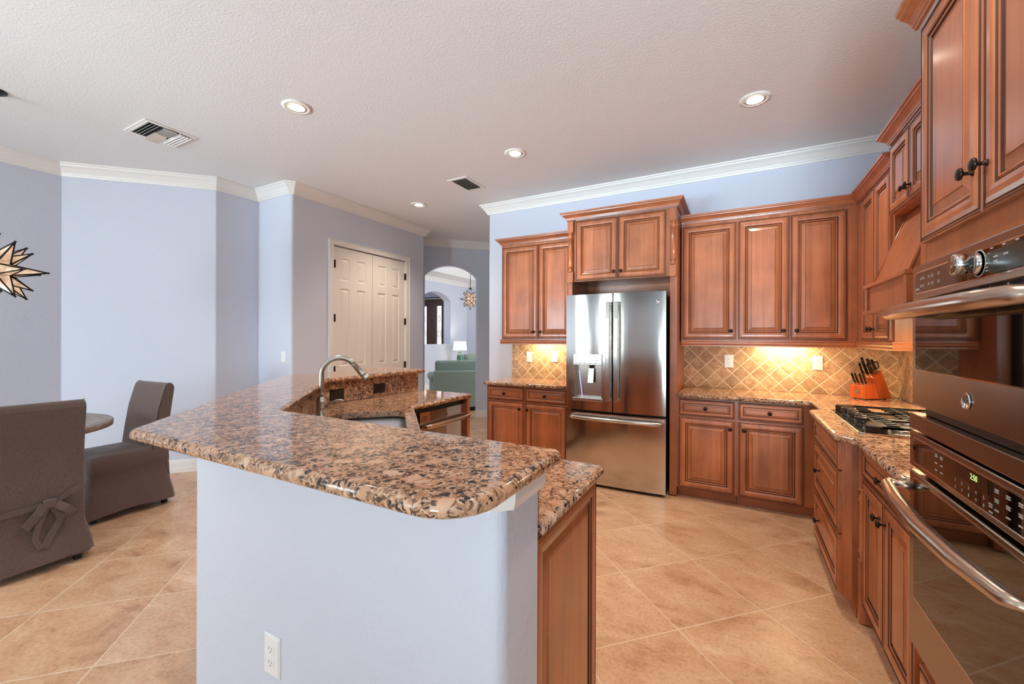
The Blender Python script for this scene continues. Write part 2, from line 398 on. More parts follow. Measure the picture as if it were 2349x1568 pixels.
M['bs_xz'] = stone_tiles('tumbled_backsplash_tiles', 'XZ', 0.1045, -0.188, 0.912, True, BSC, BSG, 0.034, 0.6, tint=0.42, streak=(16,16,16), fine=90, bst=0.6, pit=0.5)
M['bs_yz'] = stone_tiles('tumbled_backsplash_tiles_side', 'YZ', 0.1045, 4.42, 0.912, True, BSC, BSG, 0.034, 0.6, tint=0.42, streak=(16,16,16), fine=90, bst=0.6, pit=0.5)
M['bs_edge'] = stone_tiles('tumbled_border_tiles', 'XZ', 0.1045, -2.3955, 0.915, False, BSC, BSG, 0.034, 0.6, tint=0.3, streak=(16,16,16), fine=90, bst=0.6, pit=0.5)

def steel(name, col, rough, wob=0.0, wscale=(2.2, 2.2, 0.9), brush=0.05):
    m, t, b = mat(name); b.inputs['Base Color'].default_value = col; b.inputs['Metallic'].default_value = 1.0; b.inputs['Roughness'].default_value = rough
    if wob:
        b.inputs['Anisotropic'].default_value = 0.7; b.inputs['Anisotropic Rotation'].default_value = 0.25; tg = N(t, 'ShaderNodeTangent', direction_type='RADIAL', axis='Z'); t.links.new(tg.outputs[0], b.inputs['Tangent'])
        mp = mapping(t, scale=wscale); n = N(t, 'ShaderNodeTexNoise'); n.inputs['Scale'].default_value = 1.0; n.inputs['Detail'].default_value = 1.0
        t.links.new(mp.outputs[0], n.inputs[0]); bump(t, b, n.outputs[0], wob, 0.05)
    return m
M['steel'] = steel('stainless_steel_door', (0.60, 0.57, 0.54, 1), 0.12, 0.22)
M['steelp'] = steel('stainless_steel_trim', (0.58, 0.56, 0.54, 1), 0.22)
M['steeld'] = steel('dark_bronze_stainless', (0.33, 0.25, 0.20, 1), 0.24)
M['steelh'] = steel('bronze_stainless_handle', (0.52, 0.42, 0.35, 1), 0.26)
M['sinksteel'] = steel('satin_sink_steel', (0.62, 0.62, 0.66, 1), 0.30)
M['fridgeside'] = flat('dark_refrigerator_side', srgb(70, 52, 40), 0.4, 0.3)

def fabric(name, c0, c1, scale=420):
    m, t, b = mat(name); mp = mapping(t, scale=(1,1,0.35)); n = N(t, 'ShaderNodeTexNoise'); n.inputs['Scale'].default_value = scale; n.inputs['Detail'].default_value = 2
    t.links.new(mp.outputs[0], n.inputs[0]); r = ramp(t, [(0.35, c0), (0.65, c1)]); t.links.new(n.outputs[0], r.inputs[0])
    t.links.new(r.outputs[0], b.inputs['Base Color']); b.inputs['Roughness'].default_value = 0.85; b.inputs['Sheen Weight'].default_value = 0.3
    b.inputs['Specular IOR Level'].default_value = 0.2
    n2 = N(t, 'ShaderNodeTexNoise'); n2.inputs['Scale'].default_value = 7; t.links.new(mp.outputs[0], n2.inputs[0])
    h = mth(t, 'ADD', mth(t, 'MULTIPLY', n.outputs[0], 0.08), n2.outputs[0]); bump(t, b, h, 0.35, 0.012)
    return m
M['linen'] = fabric('taupe_linen_slipcover', srgb(86, 70, 66), srgb(108, 91, 85))
M['seam'] = flat('dark_seam', srgb(60, 48, 46), 0.9, spec=0.1)
M['velvet'] = fabric('sage_green_velvet', srgb(142, 164, 150), srgb(166, 184, 170), 200)
M['pillow'] = fabric('pale_green_pillow_fabric', srgb(170, 190, 168), srgb(206, 214, 196), 90)
def glow(name, col, es, base=(0.8,0.75,0.65,1), spots=False):
    m, t, b = mat(name); b.inputs['Base Color'].default_value = base; b.inputs['Roughness'].default_value = 0.35
    b.inputs['Emission Strength'].default_value = es; b.inputs['Emission Color'].default_value = col
    if spots:
        mp = mapping(t); n = N(t, 'ShaderNodeTexNoise'); n.inputs['Scale'].default_value = 26; n.inputs['Detail'].default_value = 4; t.links.new(mp.outputs[0], n.inputs[0])
        r = ramp(t, [(0.35, (col[0]*0.35, col[1]*0.28, col[2]*0.22, 1)), (0.52, (col[0]*0.7, col[1]*0.62, col[2]*0.55, 1)), (0.68, col)]); t.links.new(n.outputs[0], r.inputs[0])
        t.links.new(r.outputs[0], b.inputs['Emission Color'])
    return m
M['bulb'] = glow('lamp_bulb', (1.0, 0.86, 0.66, 1), 14)
M['canring'] = flat('lamp_reflector', srgb(250, 232, 206), 0.3)
M['capiz'] = glow('seeded_star_glass', (1.0, 0.76, 0.56, 1), 0.62, base=srgb(214, 196, 178), spots=True)
M['shade'] = glow('lit_lamp_shade', (1.0, 0.90, 0.76, 1), 1.3, base=srgb(240, 232, 220))
M['doorglass'] = glow('glowing_leaded_glass', (0.92, 0.97, 1.0, 1), 1.3, base=(0.8,0.8,0.8,1))  # daylight put into the pane as emission
M['green_led'] = glow('green_clock_digits', (0.45, 0.85, 0.10, 1), 0.9)
M['print'] = flat('white_panel_print', srgb(190, 186, 180), 0.5)
M['grayprint'] = flat('grey_panel_print', srgb(96, 98, 98), 0.5)
M['blue_led'] = glow('blue_dispenser_light', (0.35, 0.38, 1.0, 1), 2.2)
M['ceramic'] = flat('green_ceramic', srgb(78, 118, 104), 0.2)

# ------------------------------------------------------------------ room shell
CE = 3.03
CEL = CE
struct('floor', MB().box(-9.8, -4.3, -0.10, 1.35, 11.3, 0.0), M['floor'])
TX0, TX1, TY0, TY1 = -6.6, -3.4, 7.4, 9.9
cb = MB()
cb.box(-9.8, -4.3, CE, 1.35, TY0, CE+0.12); cb.box(-9.8, TY1, CE, 1.35, 11.3, CE+0.12)
cb.box(-9.8, TY0, CE, TX0, TY1, CE+0.12); cb.box(TX1, TY0, CE, 1.35, TY1, CE+0.12)
cb.box(TX0-0.05, TY0-0.05, CE+0.42, TX1+0.05, TY1+0.05, CE+0.50)
cb.box(TX0-0.05, TY0-0.05, CE+0.12, TX0, TY1+0.05, CE+0.42); cb.box(TX1, TY0-0.05, CE+0.12, TX1+0.05, TY1+0.05, CE+0.42)
cb.box(TX0, TY0-0.05, CE+0.12, TX1, TY0, CE+0.42); cb.box(TX0, TY1, CE+0.12, TX1, TY1+0.05, CE+0.42)
struct('ceiling', cb, M['ceil'])

def vwall(name, poly, z0=0.0, z1=CE, radii=None, m=None):
    if radii: poly = rounded(poly, radii)
    return struct(name, MB().prism(poly, z0, z1), m or M['wall'])
# left run: breakfast-nook wall, its 45 degree leg, the jog and the start of the pantry wall
LW = [(-5.69,-4.2),(-5.69,1.44),(-4.79,2.34),(-4.79,2.775),(-4.19,2.775),(-4.19,3.297),(-4.36,3.297),(-4.36,2.95),(-4.96,2.95),(-4.96,2.42),(-5.86,1.52),(-5.86,-4.2)]
vwall('wall_left', LW, radii={2: 0.025, 4: 0.03})
pw = MB(); pw.box(-4.36, 3.297, 2.475, -4.19, 4.512, CE); pw.prism(rounded([(-4.19,4.512),(-4.19,4.915),(-7.4,4.915),(-7.4,4.80),(-4.36,4.80),(-4.36,4.512)], {1: 0.025}), 0, CE)
pw.box(-5.2, 3.2, 0, -5.15, 4.7, CE)
struct('wall_pantry', pw, M['wall'])
vwall('wall_back', [(-2.735,4.43),(1.27,4.43),(1.27,4.60),(-2.735,4.60)], radii={0: 0.025, 3: 0.025})
rw = MB(); rw.box(1.145, -1.05, 0, 1.27, 4.43, CE); rw.box(1.145, -3.35, 0, 1.27, -1.05, 0.65); rw.box(1.145, -3.35, 2.25, 1.27, -1.05, CE); rw.box(1.145, -4.3, 0, 1.27, -3.35, CE)
struct('wall_right', rw, M['wall'])
sw = MB(); sw.box(-5.86, -4.3, 0, -5.5, -4.15, CE); sw.box(-4.55, -4.3, 0, -3.75, -4.15, CE); sw.box(-2.85, -4.3, 0, -0.5, -4.15, CE); sw.box(0.9, -4.3, 0, 1.27, -4.15, CE); sw.box(-5.5, -4.3, 2.47, 0.9, -4.15, CE)
struct('wall_front', sw, M['wall'])
def window(name, x0, x1, z0, z1, axis, at, nx):
    f = MB()
    def bx(a0, a1, c0, c1):
        if axis == 'x': f.box(a0, at-0.04, c0, a1, at+0.04, c1)
        else: f.box(at-0.04, a0, c0, at+0.04, a1, c1)
    w = 0.06
    bx(x0, x0+w, z0, z1); bx(x1-w, x1, z0, z1); bx(x0, x1, z0, z0+w); bx(x0, x1, z1-w, z1)
    for k in range(1, nx):
        c = x0 + (x1-x0)*k/nx; bx(c-w/2, c+w/2, z0, z1)
    return struct(name, f, M['trim'])
window('window_1', -5.5, -4.55, 0.0, 2.47, 'x', -4.20, 1)
window('window_4', -3.75, -2.85, 0.0, 2.47, 'x', -4.20, 1)
window('window_2', -0.5, 0.9, 0.0, 2.47, 'x', -4.20, 2)
window('window_3', -3.35, -1.05, 0.65, 2.25, 'y', 1.22, 2)
# far shell beyond the kitchen
vwall('wall_hall', [(-2.735+1.2,4.60),(1.27,4.60),(1.27,11.2),(1.15,11.2),(1.15,4.75),(-1.5,4.75)])
# arched passage wall at 45 degrees: x - y = -10.0
def arch_wall(name, origin, direction, L, thick, a0, a1, spring, apex, H, sill=None, seg=16):
    """solid wall along +local x with an arched opening, mapped into world; local y = thickness (towards the viewer's far side)"""
    hw = (a1-a0)/2; rise = apex-spring; R = (hw*hw+rise*rise)/(2*rise); cx = (a0+a1)/2; cz = apex-R
    th = math.asin(min(1, hw/R)); arc = [(cx+R*math.sin(-th+2*th*k/seg), cz+R*math.cos(-th+2*th*k/seg)) for k in range(seg+1)]
    mb = MB(); z0 = 0 if sill is None else sill
    def ext(poly):
        n = len(poly); vs = [(x,0,z) for x,z in poly]+[(x,thick,z) for x,z in poly]
        mb.add(vs, [tuple(range(n)), tuple(range(n,2*n))[::-1]] + [(i,n+i,n+(i+1)%n,(i+1)%n) for i in range(n)])
    ext([(0,0),(a0,0),(a0,H),(0,H)]); ext([(a1,0),(L,0),(L,H),(a1,H)])
    for k in range(seg):
        (xa,za),(xb,zb) = arc[k], arc[k+1]; ext([(xa,za),(xb,zb),(xb,H),(xa,H)])
    if sill: ext([(a0,0),(a1,0),(a1,sill),(a0,sill)])
    d = Vector(direction).normalized(); nrm = Vector((-d.y, d.x, 0))
    Mx = Matrix(((d.x, nrm.x, 0, origin[0]),(d.y, nrm.y, 0, origin[1]),(0,0,1,0),(0,0,0,1)))
    return struct(name, mb.xf(Mx), M['wall'])
S2 = math.sqrt(2)
# along (1,1) from (-4.95, 5.05): local x of a world point = (x+4.95)*sqrt2
ax = lambda x: (x+4.95)*S2
arch_wall('wall_arch', (-4.95, 5.05), (1,1,0), 4.6, 0.14, ax(-4.592), ax(-3.958), 2.42, 2.615, CE)
# living room far wall (plane x = -7.29) with an arched pass-through, and the wall at its right end
arch_wall('wall_living', (-7.29, 4.85), (0,1,0), 5.69+0.36, 0.25, 8.44-4.85, 9.72-4.85, 2.44, 2.655, CE, sill=1.20)
struct('wall_end', MB().box(-7.29, 10.545, 0, 1.27, 10.70, CE), M['wall'])
fw = MB(); fw.box(-9.8, 10.9, 0, -9.62, 11.05, CE); fw.box(-8.40, 10.9, 0, -7.54, 11.05, CE); fw.box(-9.62, 10.9, 2.70, -8.40, 11.05, CE); fw.box(-9.8, 7.5, 0, -9.68, 10.9, CE); fw.box(-9.8,7.4,0,-7.54,7.52,CE)
struct('wall_foyer', fw, M['wall'])

# ------------------------------------------------------------------ crown, base and casing
CRP = [(0.0,-0.115),(0.012,-0.115),(0.016,-0.100),(0.022,-0.097),(0.026,-0.086),(0.036,-0.070),(0.052,-0.046),(0.066,-0.034),(0.072,-0.028),(0.076,-0.018),(0.088,-0.014),(0.090,-0.0005),(0.0,-0.0005)]
def crown(name, pts, closed=False, z=CE):
    return struct(name, MB().sweep(CRP, [(x,y,z) for x,y in pts], closed), M['trim'])
# travel so that the room is on the right-hand side
crown('trim_1', [(-5.69,-4.15),(-5.69,1.44),(-4.79,2.34),(-4.79,2.775),(-4.215,2.775),(-4.19,2.80),(-4.19,4.915),(-4.9,4.915)])
crown('trim_2', [(-2.735,4.75),(-2.735,4.43),(1.145,4.43),(1.145,-4.15)])
crown('trim_3', [(-4.95,5.05),(-1.75,8.25)])
crown('trim_4', [(-7.29,4.95),(-7.29,10.545),(1.1,10.545)])
BSP = [(0,0),(0.016,0),(0.016,0.045),(0.013,0.052),(0.013,0.098),(0.010,0.104),(0.011,0.112),(0.006,0.128),(0.0,0.130)]
def base(name, pts):
    return struct(name, MB().sweep(BSP, [(x,y,0) for x,y in pts]), M['trim'])
base('baseboard_left', [(-5.69,-4.15),(-5.69,1.44),(-4.79,2.34),(-4.79,2.775),(-4.19,2.775),(-4.19,3.22)])
base('baseboard_pantry', [(-4.19,4.59),(-4.19,4.915),(-4.9,4.915)])
jx = -3.958
base('baseboard_arch', [(jx+0.10*-0.7071,jx+10.0+0.10*0.7071),(jx,jx+10.0),(-1.75,8.25)])
base('baseboard_passage', [(-4.95,5.05),(-4.592,5.408),(-4.592-0.07,5.408+0.07)])
base('baseboard_living', [(-7.29,4.95),(-7.29,10.545),(1.1,10.545)])
base('baseboard_back', [(-2.735,4.60),(-2.735,4.43),(-2.43,4.43)])
# pantry double doors
cs = MB(); X0 = -4.19; CSP = 0.018
for a in ((3.232,3.297),(4.512,4.584)): cs.box(X0, a[0], 0, X0+CSP, a[1], 2.476)
cs.box(X0, 3.232, 2.476, X0+CSP, 4.584, 2.540)
for a in ((3.232,3.242),(4.574,4.584)): cs.box(X0+CSP, a[0], 0, X0+CSP+0.006, a[1], 2.540)
cs.box(X0+CSP, 3.232, 2.530, X0+CSP+0.006, 4.584, 2.540)
cs.box(-4.36, 3.297, 0, X0, 3.303, 2.47); cs.box(-4.36, 4.506, 0, X0, 4.512, 2.47)
struct('trim_5', cs, M['trim'], bev=0.002)
def panel_door(name, w, h, t, panels, m, loc, rz, prof=None):
    """slab door, face looking -y, built from strips round recessed raised panels"""
    mb = MB(); mb.box(0, -t*0.5, 0, w, t*0.5, h)
    body = MB()
    prof = prof or [(0,0),(0.008,-0.010),(0.014,-0.012),(0.040,-0.003),(0.042,-0.002)]
    # face: stiles and rails as boxes, panels as nested rings sunk into it
    xs = sorted({0.0, w} | {p[0] for p in panels} | {p[1] for p in panels}); zs = sorted({0.0, h} | {p[2] for p in panels} | {p[3] for p in panels})
    yf = -t*0.5
    def inpanel(a, b, c, d):
        return any(p[0] <= a+1e-6 and p[1] >= b-1e-6 and p[2] <= c+1e-6 and p[3] >= d-1e-6 for p in panels)
    out = MB()
    for i in range(len(xs)-1):
        for j in range(len(zs)-1):
            if not inpanel(xs[i], xs[i+1], zs[j], zs[j+1]):
                out.box(xs[i], yf, zs[j], xs[i+1], t*0.5, zs[j+1])
    for p in panels:
        out.loft([[(p[0]+i, yf-o, p[2]+i),(p[1]-i, yf-o, p[2]+i),(p[1]-i, yf-o, p[3]-i),(p[0]+i, yf-o, p[3]-i)] for i, o in prof], 0, False, True)
    o = struct(name, out, m, loc=loc, rot=(0,0,rz)); return o
for i, y0 in enumerate((3.305, 3.908)):
    pan = []
    for (a, b) in ((0.100, 0.238), (0.350, 0.488)):
        pan += [(a, b, 2.06, 2.33), (a, b, 1.03, 1.965), (a, b, 0.22, 0.83)]
    d = panel_door('door_%d' % (i+1), 0.597, 2.455, 0.036, pan, M['door'], (-4.215, y0, 0.008), PI/2)
    for z in (0.25, 0.99, 1.605, 2.245):
        hb = MB().box(0.001 if i == 0 else 0.586, -0.050, z-0.046, 0.011 if i == 0 else 0.596, -0.0185, z+0.046)
        obj('hinge', hb, M['dark'], d)
    obj('ball_catch', MB().box(0.50 if i == 0 else 0.03, -0.012, 2.4555, 0.56 if i == 0 else 0.09, 0.01, 2.4615), M['dark'], d)
# front door pair in the foyer, its glass panes glow in place of daylight
for i, x0 in enumerate((-9.60, -9.005)):
    wd = 0.59
    d = MB(); gx0, gx1, gz0, gz1 = 0.17, 0.42, 0.55, 2.42
    if i == 1: gx0, gx1 = 0.24, 0.45
    d.box(0,-0.03,0,gx0,0.03,2.66); d.box(gx1,-0.03,0,wd,0.03,2.66); d.box(gx0,-0.03,0,gx1,0.03,gz0); d.box(gx0,-0.03,gz1,gx1,0.03,2.66)
    d.box(gx0-0.03,-0.045,gz0-0.03,gx0,-0.03,gz1+0.03); d.box(gx1,-0.045,gz0-0.03,gx1+0.03,-0.03,gz1+0.03); d.box(gx0,-0.045,gz1,gx1,-0.03,gz1+0.03)
    o = struct('door_%d' % (i+3), d, M['frontdoor'], loc=(x0, 10.955, 0.012))
    obj('pane', MB().box(gx0, -0.004, gz0, gx1, 0.004, gz1), M['doorglass'], o)
    g = MB(); cx = (gx0+gx1)/2; hw = (gx1-gx0)/2
    for q in (gz0+0.2, 1.0, 1.5, 2.0): g.tube([(cx+0.045*math.cos(a), -0.012, q+0.09*math.sin(a)) for a in [2*PI*k/14 for k in range(15)]], 0.006, 5)
    g.tube([(cx,-0.012,gz0+0.02),(cx,-0.012,gz1-0.02)], 0.005, 5)
    for sx in (-1, 1):
        g.tube([(cx+sx*(0.02+0.06*math.sin(PI*k/10)), -0.012, 1.25+0.5*k/10) for k in range(11)], 0.005, 5)
        g.tube([(cx+sx*(hw-0.02),-0.012,gz0),(cx+sx*(hw-0.02),-0.012,gz1)], 0.004, 5)
    obj('leading', g, M['iron'], o)
fd = MB(); fd.box(-9.66,10.87,0,-9.60,10.9,2.72); fd.box(-8.41,10.87,0,-8.34,10.9,2.72); fd.box(-9.60,10.87,2.675,-8.41,10.9,2.72)
struct('trim_6', fd, M['frontdoor'])

# ------------------------------------------------------------------ cabinet parts
DOORP = [(0,0.0,0),(0,0.015,0),(0.003,0.018,1),(0.0065,0.018,1),(0.009,0.0155,0),(0.0125,0.0155,1),(0.015,0.0185,0),(0.026,0.022,0),(0.040,0.0225,0),(0.051,0.021,0),
         (0.0545,0.018,1),(0.0575,0.0135,1),(0.060,0.0135,0),(0.0645,0.0165,0),(0.069,0.0145,1),(0.0715,0.0095,1),(0.0735,0.0095,0),(0.098,0.0155,0),(0.0995,0.018,1),(0.1015,0.0182,0)]
DRAWP = [(0,0.0,0),(0,0.015,0),(0.003,0.018,1),(0.006,0.018,1),(0.008,0.0155,0),(0.010,0.0155,1),(0.012,0.0185,0),(0.020,0.0215,0),(0.030,0.0215,0),(0.035,0.019,1),
         (0.037,0.014,1),(0.039,0.014,0),(0.051,0.0155,1),(0.0525,0.018,0)]
def raised(x0, x1, z0, z1, prof):
    k = min(1.0, 0.46*min(x1-x0, z1-z0)/prof[-1][0])
    return MB().rects(x0, x1, z0, z1, [(i*k, o) for i, o, _ in prof], [m for _, _, m in prof][:-1]+[0])
def knob(parent, x, z, y=-0.0225):
    mb = MB().lathe([(0.0085,0),(0.0085,0.002),(0.005,0.005),(0.0045,0.016),(0.008,0.019),(0.015,0.0215),(0.0165,0.025),(0.015,0.029),(0.009,0.0315),(0.0,0.032)], (x,y,z), (0,-1,0), 16)
    return obj('knob', mb, M['bronze'], parent)
def door(parent, x0, x1, z0, z1, kx=None, kz=None):
    o = obj('door', raised(x0, x1, z0, z1, DOORP), [M['wood'], M['glaze']], parent)
    if kx is not None: knob(o, kx, kz)
    return o
def drawer(parent, x0, x1, z0, z1, kx=None, prof=DRAWP, kz=None):
    o = obj('drawer', raised(x0, x1, z0, z1, prof), [M['woodx'], M['glaze']], parent)
    if kx is not None: knob(o, kx, (z0+z1)/2 if kz is None else kz, -0.018)
    return o
CORN = [(0.0,0.0),(0.010,0.0),(0.012,0.008),(0.016,0.011),(0.018,0.018),(0.026,0.030),(0.040,0.042),(0.047,0.046),(0.049,0.053),(0.058,0.056),(0.060,0.070),(0.0,0.070)]
RAIL = [(0.0,0.0),(0.012,0.0),(0.012,0.010),(0.007,0.013),(0.013,0.022),(0.014,0.032),(0.008,0.040),(0.012,0.044),(0.012,0.052),(0.0,0.055)]
def cornice(name, pts, z, label, k=1.0):
    o = obj(name, MB().sweep([(a*k,b*k) for a,b in CORN], [(x,y,z) for x,y in pts]), M['woodx']); return tag(o, label, 'crown moulding')
def lrail(name, pts, z, label):
    o = obj(name, MB().sweep(RAIL, [(x-0,y,z) for x,y in pts]), M['woodx']); return tag(o, label, 'moulding')
DP = 0.024   # closed doors stand a hair in front of the face frame
YB = 4.428
# --- wall cabinets left of the refrigerator
def wall_cab(name, label, loc, rz, w, z0, z1, depth, doors, group='wall cabinets with raised-panel doors'):
    t = thing(name, label, 'cabinet', (loc[0], loc[1], z0), rz, group); h = z1-z0
    obj('body', MB().box(0, 0.0, 0, w, depth, h), M['wood'], t)
    for (a, b, kx) in doors:
        door(t, a, b, 0.012, h-0.035, kx, 0.085)
    return t
YU = 4.102; DU = YB - YU; XU = 0.818
wall_cab('wall_cabinet', 'two-door maple wall cabinet left of the refrigerator', (-2.356, YU), 0, 0.872, 1.365, 2.432, DU, [(0.014,0.457,0.411),(0.464,0.868,0.494)])
wall_cab('wall_cabinet', 'narrow one-door maple wall cabinet right beside the refrigerator', (-0.452, YU), 0, 0.450, 1.365, 2.432, DU, [(0.010,0.443,0.404)])
wall_cab('wall_cabinet', 'two-door maple wall cabinet above the right-hand outlet', (0.0, YU), 0, XU-0.001, 1.365, 2.432, DU, [(0.006,0.376,0.335),(0.384,0.750,0.425)])
XU = 0.818
wall_cab('wall_cabinet', 'two-door corner wall cabinet between the window-wall uppers and the range hood'.replace('window-wall uppers','back-wall cabinets'), (XU, 4.100), -PI/2, 0.867, 1.365, 2.432, 1.143-XU, [(0.199,0.513,0.480),(0.519,0.835,0.553)])
cornice('cornice', [(-2.356,YB),(-2.356,YU),(-1.486,YU)], 2.428, 'small crown on top of the left wall cabinet')
cornice('cornice', [(-0.450,YU),(XU,YU),(XU,3.236)], 2.428, 'long crown along the wall cabinets right of the refrigerator, turning the corner')
lrail('light_rail', [(-2.356,YB-0.01),(-2.356,YU-0.004),(-1.486,YU-0.004)], 1.315, 'rounded rail under the left wall cabinet')
lrail('light_rail', [(-0.450,YU-0.004),(XU-0.004,YU-0.004),(XU-0.004,3.229),(1.13,3.229)], 1.315, 'rounded rail under the wall cabinets right of the refrigerator')
# --- refrigerator surround
YF = 3.884
t = thing('refrigerator_cabinet', 'tall maple refrigerator surround with two upper doors and turned columns', 'cabinet', (0,0,0))
obj('side_panel', MB().box(-1.471, YF, 0.012, -1.430, YB, 2.535), M['wood'], t)
obj('side_panel', MB().box(-0.522, YF, 0.012, -0.463, YB, 2.535), M['wood'], t)
obj('body', MB().box(-1.430, YF, 1.935, -0.522, YB, 2.535), M['wood'], t)
obj('back_panel', MB().box(-1.430, 4.38, 1.80, -0.522, 4.40, 1.935), M['woodx'], t)
for x0, x1, kx in ((-1.390,-0.983,-1.012),(-0.976,-0.557,-0.946)):
    d_ = obj('door', raised(x0, x1, 1.940, 2.520, DOORP).xf(Matrix.Translation((0,YF,0))), [M['wood'], M['glaze']], t)
    knob(d_, kx, 2.005, YF-0.0225)
def column(parent, cx, yf, z0, z1, m=None):
    h = z1-z0; mb = MB(); w = 0.029
    mb.box(cx-w, yf-0.034, z1-0.115, cx+w, yf, z1)
    o = obj('column', mb, m or M['wood'], parent, bev=0.004)
    obj('plinth', MB().box(cx-w, yf-0.034, z0, cx+w, yf, z0+0.105), M['wood'], o, bev=0.004)
    R = 0.0245; a, b = z0+0.107, z1-0.117
    pr = [(0.0,0),(R*1.1,0.0),(R*1.15,0.006),(R*0.75,0.014),(R*0.7,0.022),(R*1.0,0.040),(R*1.2,0.052),(R*1.2,0.056),(R*0.95,0.060)]
    L = b-a; pr2 = [(R*0.98, L*0.5)]; up = [(r, L-z) for r, z in pr[::-1]]
    obj('turning', MB().lathe(pr+pr2+up, (cx, yf-0.016, a), (0,0,1), 18), M['wood'], o)
    return o
column(t, -1.441, YF-0.001, 1.925, 2.530); column(t, -0.496, YF-0.001, 1.925, 2.530)
cornice('cornice', [(-1.471,YB),(-1.471,YF-0.035),(-0.463,YF-0.035),(-0.463,YB)], 2.533, 'tall crown on top of the refrigerator surround', 1.0)
# --- base cabinets
YD = 3.884; TOE = 0.098; ZT = 0.868
def base_cab(name, label, loc, rz, w, depth, fronts, toe=0.075, group='base cabinets', ztop=ZT+0.005, side_to_floor=()):
    t = thing(name, label, 'cabinet', (loc[0], loc[1], 0), rz, group)
    obj('body', MB().box(0, 0, TOE-0.004, w, depth, ztop), M['wood'], t)
    obj('toe_kick', MB().box(0.002, toe, 0.002, w-0.002, toe+0.016, TOE-0.004), M['woodx'], t)
    for s_ in side_to_floor:
        x0, x1 = s_; obj('side_panel', MB().box(x0, 0.0, 0.002, x1, depth, TOE-0.004), M['wood'], t)
    for f in fronts:
        if f[0] == 'door': door(t, f[1], f[2], f[3], f[4], f[5], f[6])
        else: drawer(t, f[1], f[2], f[3], f[4], f[5])
    return t
base_cab('base_cabinet', 'maple base cabinet with one drawer at the far left end of the back wall', (-2.412, YD), 0, 0.468, YB-YD,
    [('drawer',0.014,0.456,0.722,0.862,0.227),('door',0.014,0.456,TOE,0.708,0.418,0.640)])
base_cab('base_cabinet', 'maple base cabinet with one drawer touching the left side of the refrigerator', (-1.944, YD), 0, 0.470, YB-YD,
    [('drawer',0.010,0.464,0.722,0.862,0.232),('door',0.010,0.464,TOE,0.708,0.040,0.640)])
base_cab('base_cabinet', 'maple base cabinet with one drawer touching the right side of the refrigerator surround', (-0.462, YD), 0, 0.462, YB-YD,
    [('drawer',0.016,0.446,0.722,0.862,0.228),('door',0.016,0.446,TOE,0.708,0.413,0.640)])
base_cab('base_cabinet', 'maple base cabinet with one drawer in the corner before the cooktop', (0.0, YD), 0, 0.545, YB-YD,
    [('drawer',0.010,0.452,0.722,0.862,0.228),('door',0.010,0.452,TOE,0.708,0.050,0.640)])
XC = 0.468     # face of the bumped-out cooktop base (faces -x)
tc = base_cab('cooktop_base_cabinet', 'bumped-out maple base cabinet with three wide drawers under the cooktop', (XC, 3.375), -PI/2, 0.745, 1.143-XC,
    [('drawer',0.012,0.730,0.724,0.862,None)], toe=0.055)
for z0, z1 in ((0.402,0.712),(0.098,0.392)): drawer(tc, 0.012, 0.730, z0, z1, 0.20, DOORP, (z0+z1)/2+0.01)
obj('corner_stile', MB().box(0.745, 0.006, TOE-0.004, 0.768, 0.034, ZT), M['wood'], tc)
obj('side_panel', MB().box(0.745, 0.034, 0.05, 0.757, 0.12, ZT), M['wood'], tc)
XR = 0.553
tr = base_cab('base_cabinet', 'maple base cabinet with one wide drawer and two doors between cooktop and ovens', (XR, 2.585), -PI/2, 0.690, 1.143-XR,
    [('drawer',0.012,0.672,0.722,0.862,0.335),('door',0.012,0.338,TOE,0.708,0.305,0.628),('door',0.346,0.672,TOE,0.708,0.378,0.628)])
def half_column(parent, lx, ly, zt):
    mb = MB(); mb.box(lx-0.024, ly-0.030, 0.66, lx+0.010, ly+0.02, zt)
    o = obj('column', mb, M['wood'], parent, bev=0.004); R = 0.017
    obj('plinth', MB().box(lx-0.024, ly-0.030, 0.004, lx+0.010, ly+0.03, 0.30), M['wood'], o, bev=0.004)
    L = 0.36; pr = [(R*1.2,0),(R*1.2,0.01),(R*0.7,0.02),(R,0.045),(R*1.25,0.055),(R*0.95,0.065)]
    obj('turning', MB().lathe(pr+[(r, L-z) for r, z in pr[::-1]], (lx-0.006, ly-0.012, 0.30), (0,0,1), 14), M['wood'], o)
half_column(tr, 0.0, 0.0, ZT)
# --- tall oven cabinet
XT = 0.556; YT = 1.882
tt = thing('oven_cabinet', 'tall maple cabinet housing both wall ovens, two doors on top', 'cabinet', (XT, YT, 0), -PI/2)
fr = MB(); W_, D_ = 0.815, 1.143-XT
fr.box(0,0,0.09,0.026,D_,2.432); fr.box(W_-0.026,0,0.09,W_,D_,2.432); fr.box(0.026,0,1.635,W_-0.026,0.022,2.432); fr.box(0.026,0.022,1.690,W_-0.026,D_,2.432)
fr.box(0.026,0,0.09,W_-0.026,D_,0.365); fr.box(0.026,0.0,1.088,W_-0.026,0.10,1.135); fr.box(0.026,D_-0.02,0.365,W_-0.026,D_,1.690)
obj('body', fr, M['wood'], tt)
obj('toe_kick', MB().box(0.002,0.06,0.002,W_-0.002,0.075,0.09), M['woodx'], tt)
door(tt, 0.006, 0.404, 1.704, 2.420, 0.372, 1.815); door(tt, 0.411, 0.809, 1.704, 2.420, 0.443, 1.815)
drawer(tt, 0.006, 0.809, 0.098, 0.300, 0.405, DOORP)
cornice('cornice', [(XT-0.022, YT+0.003),(XT-0.022, YT-W_)], 2.428, 'near crown at the top right corner above the oven cabinet')
obj('filler', MB().box(-0.047, -0.001, 1.56, -0.0003, 0.04, 1.78), M['wood'], tt)

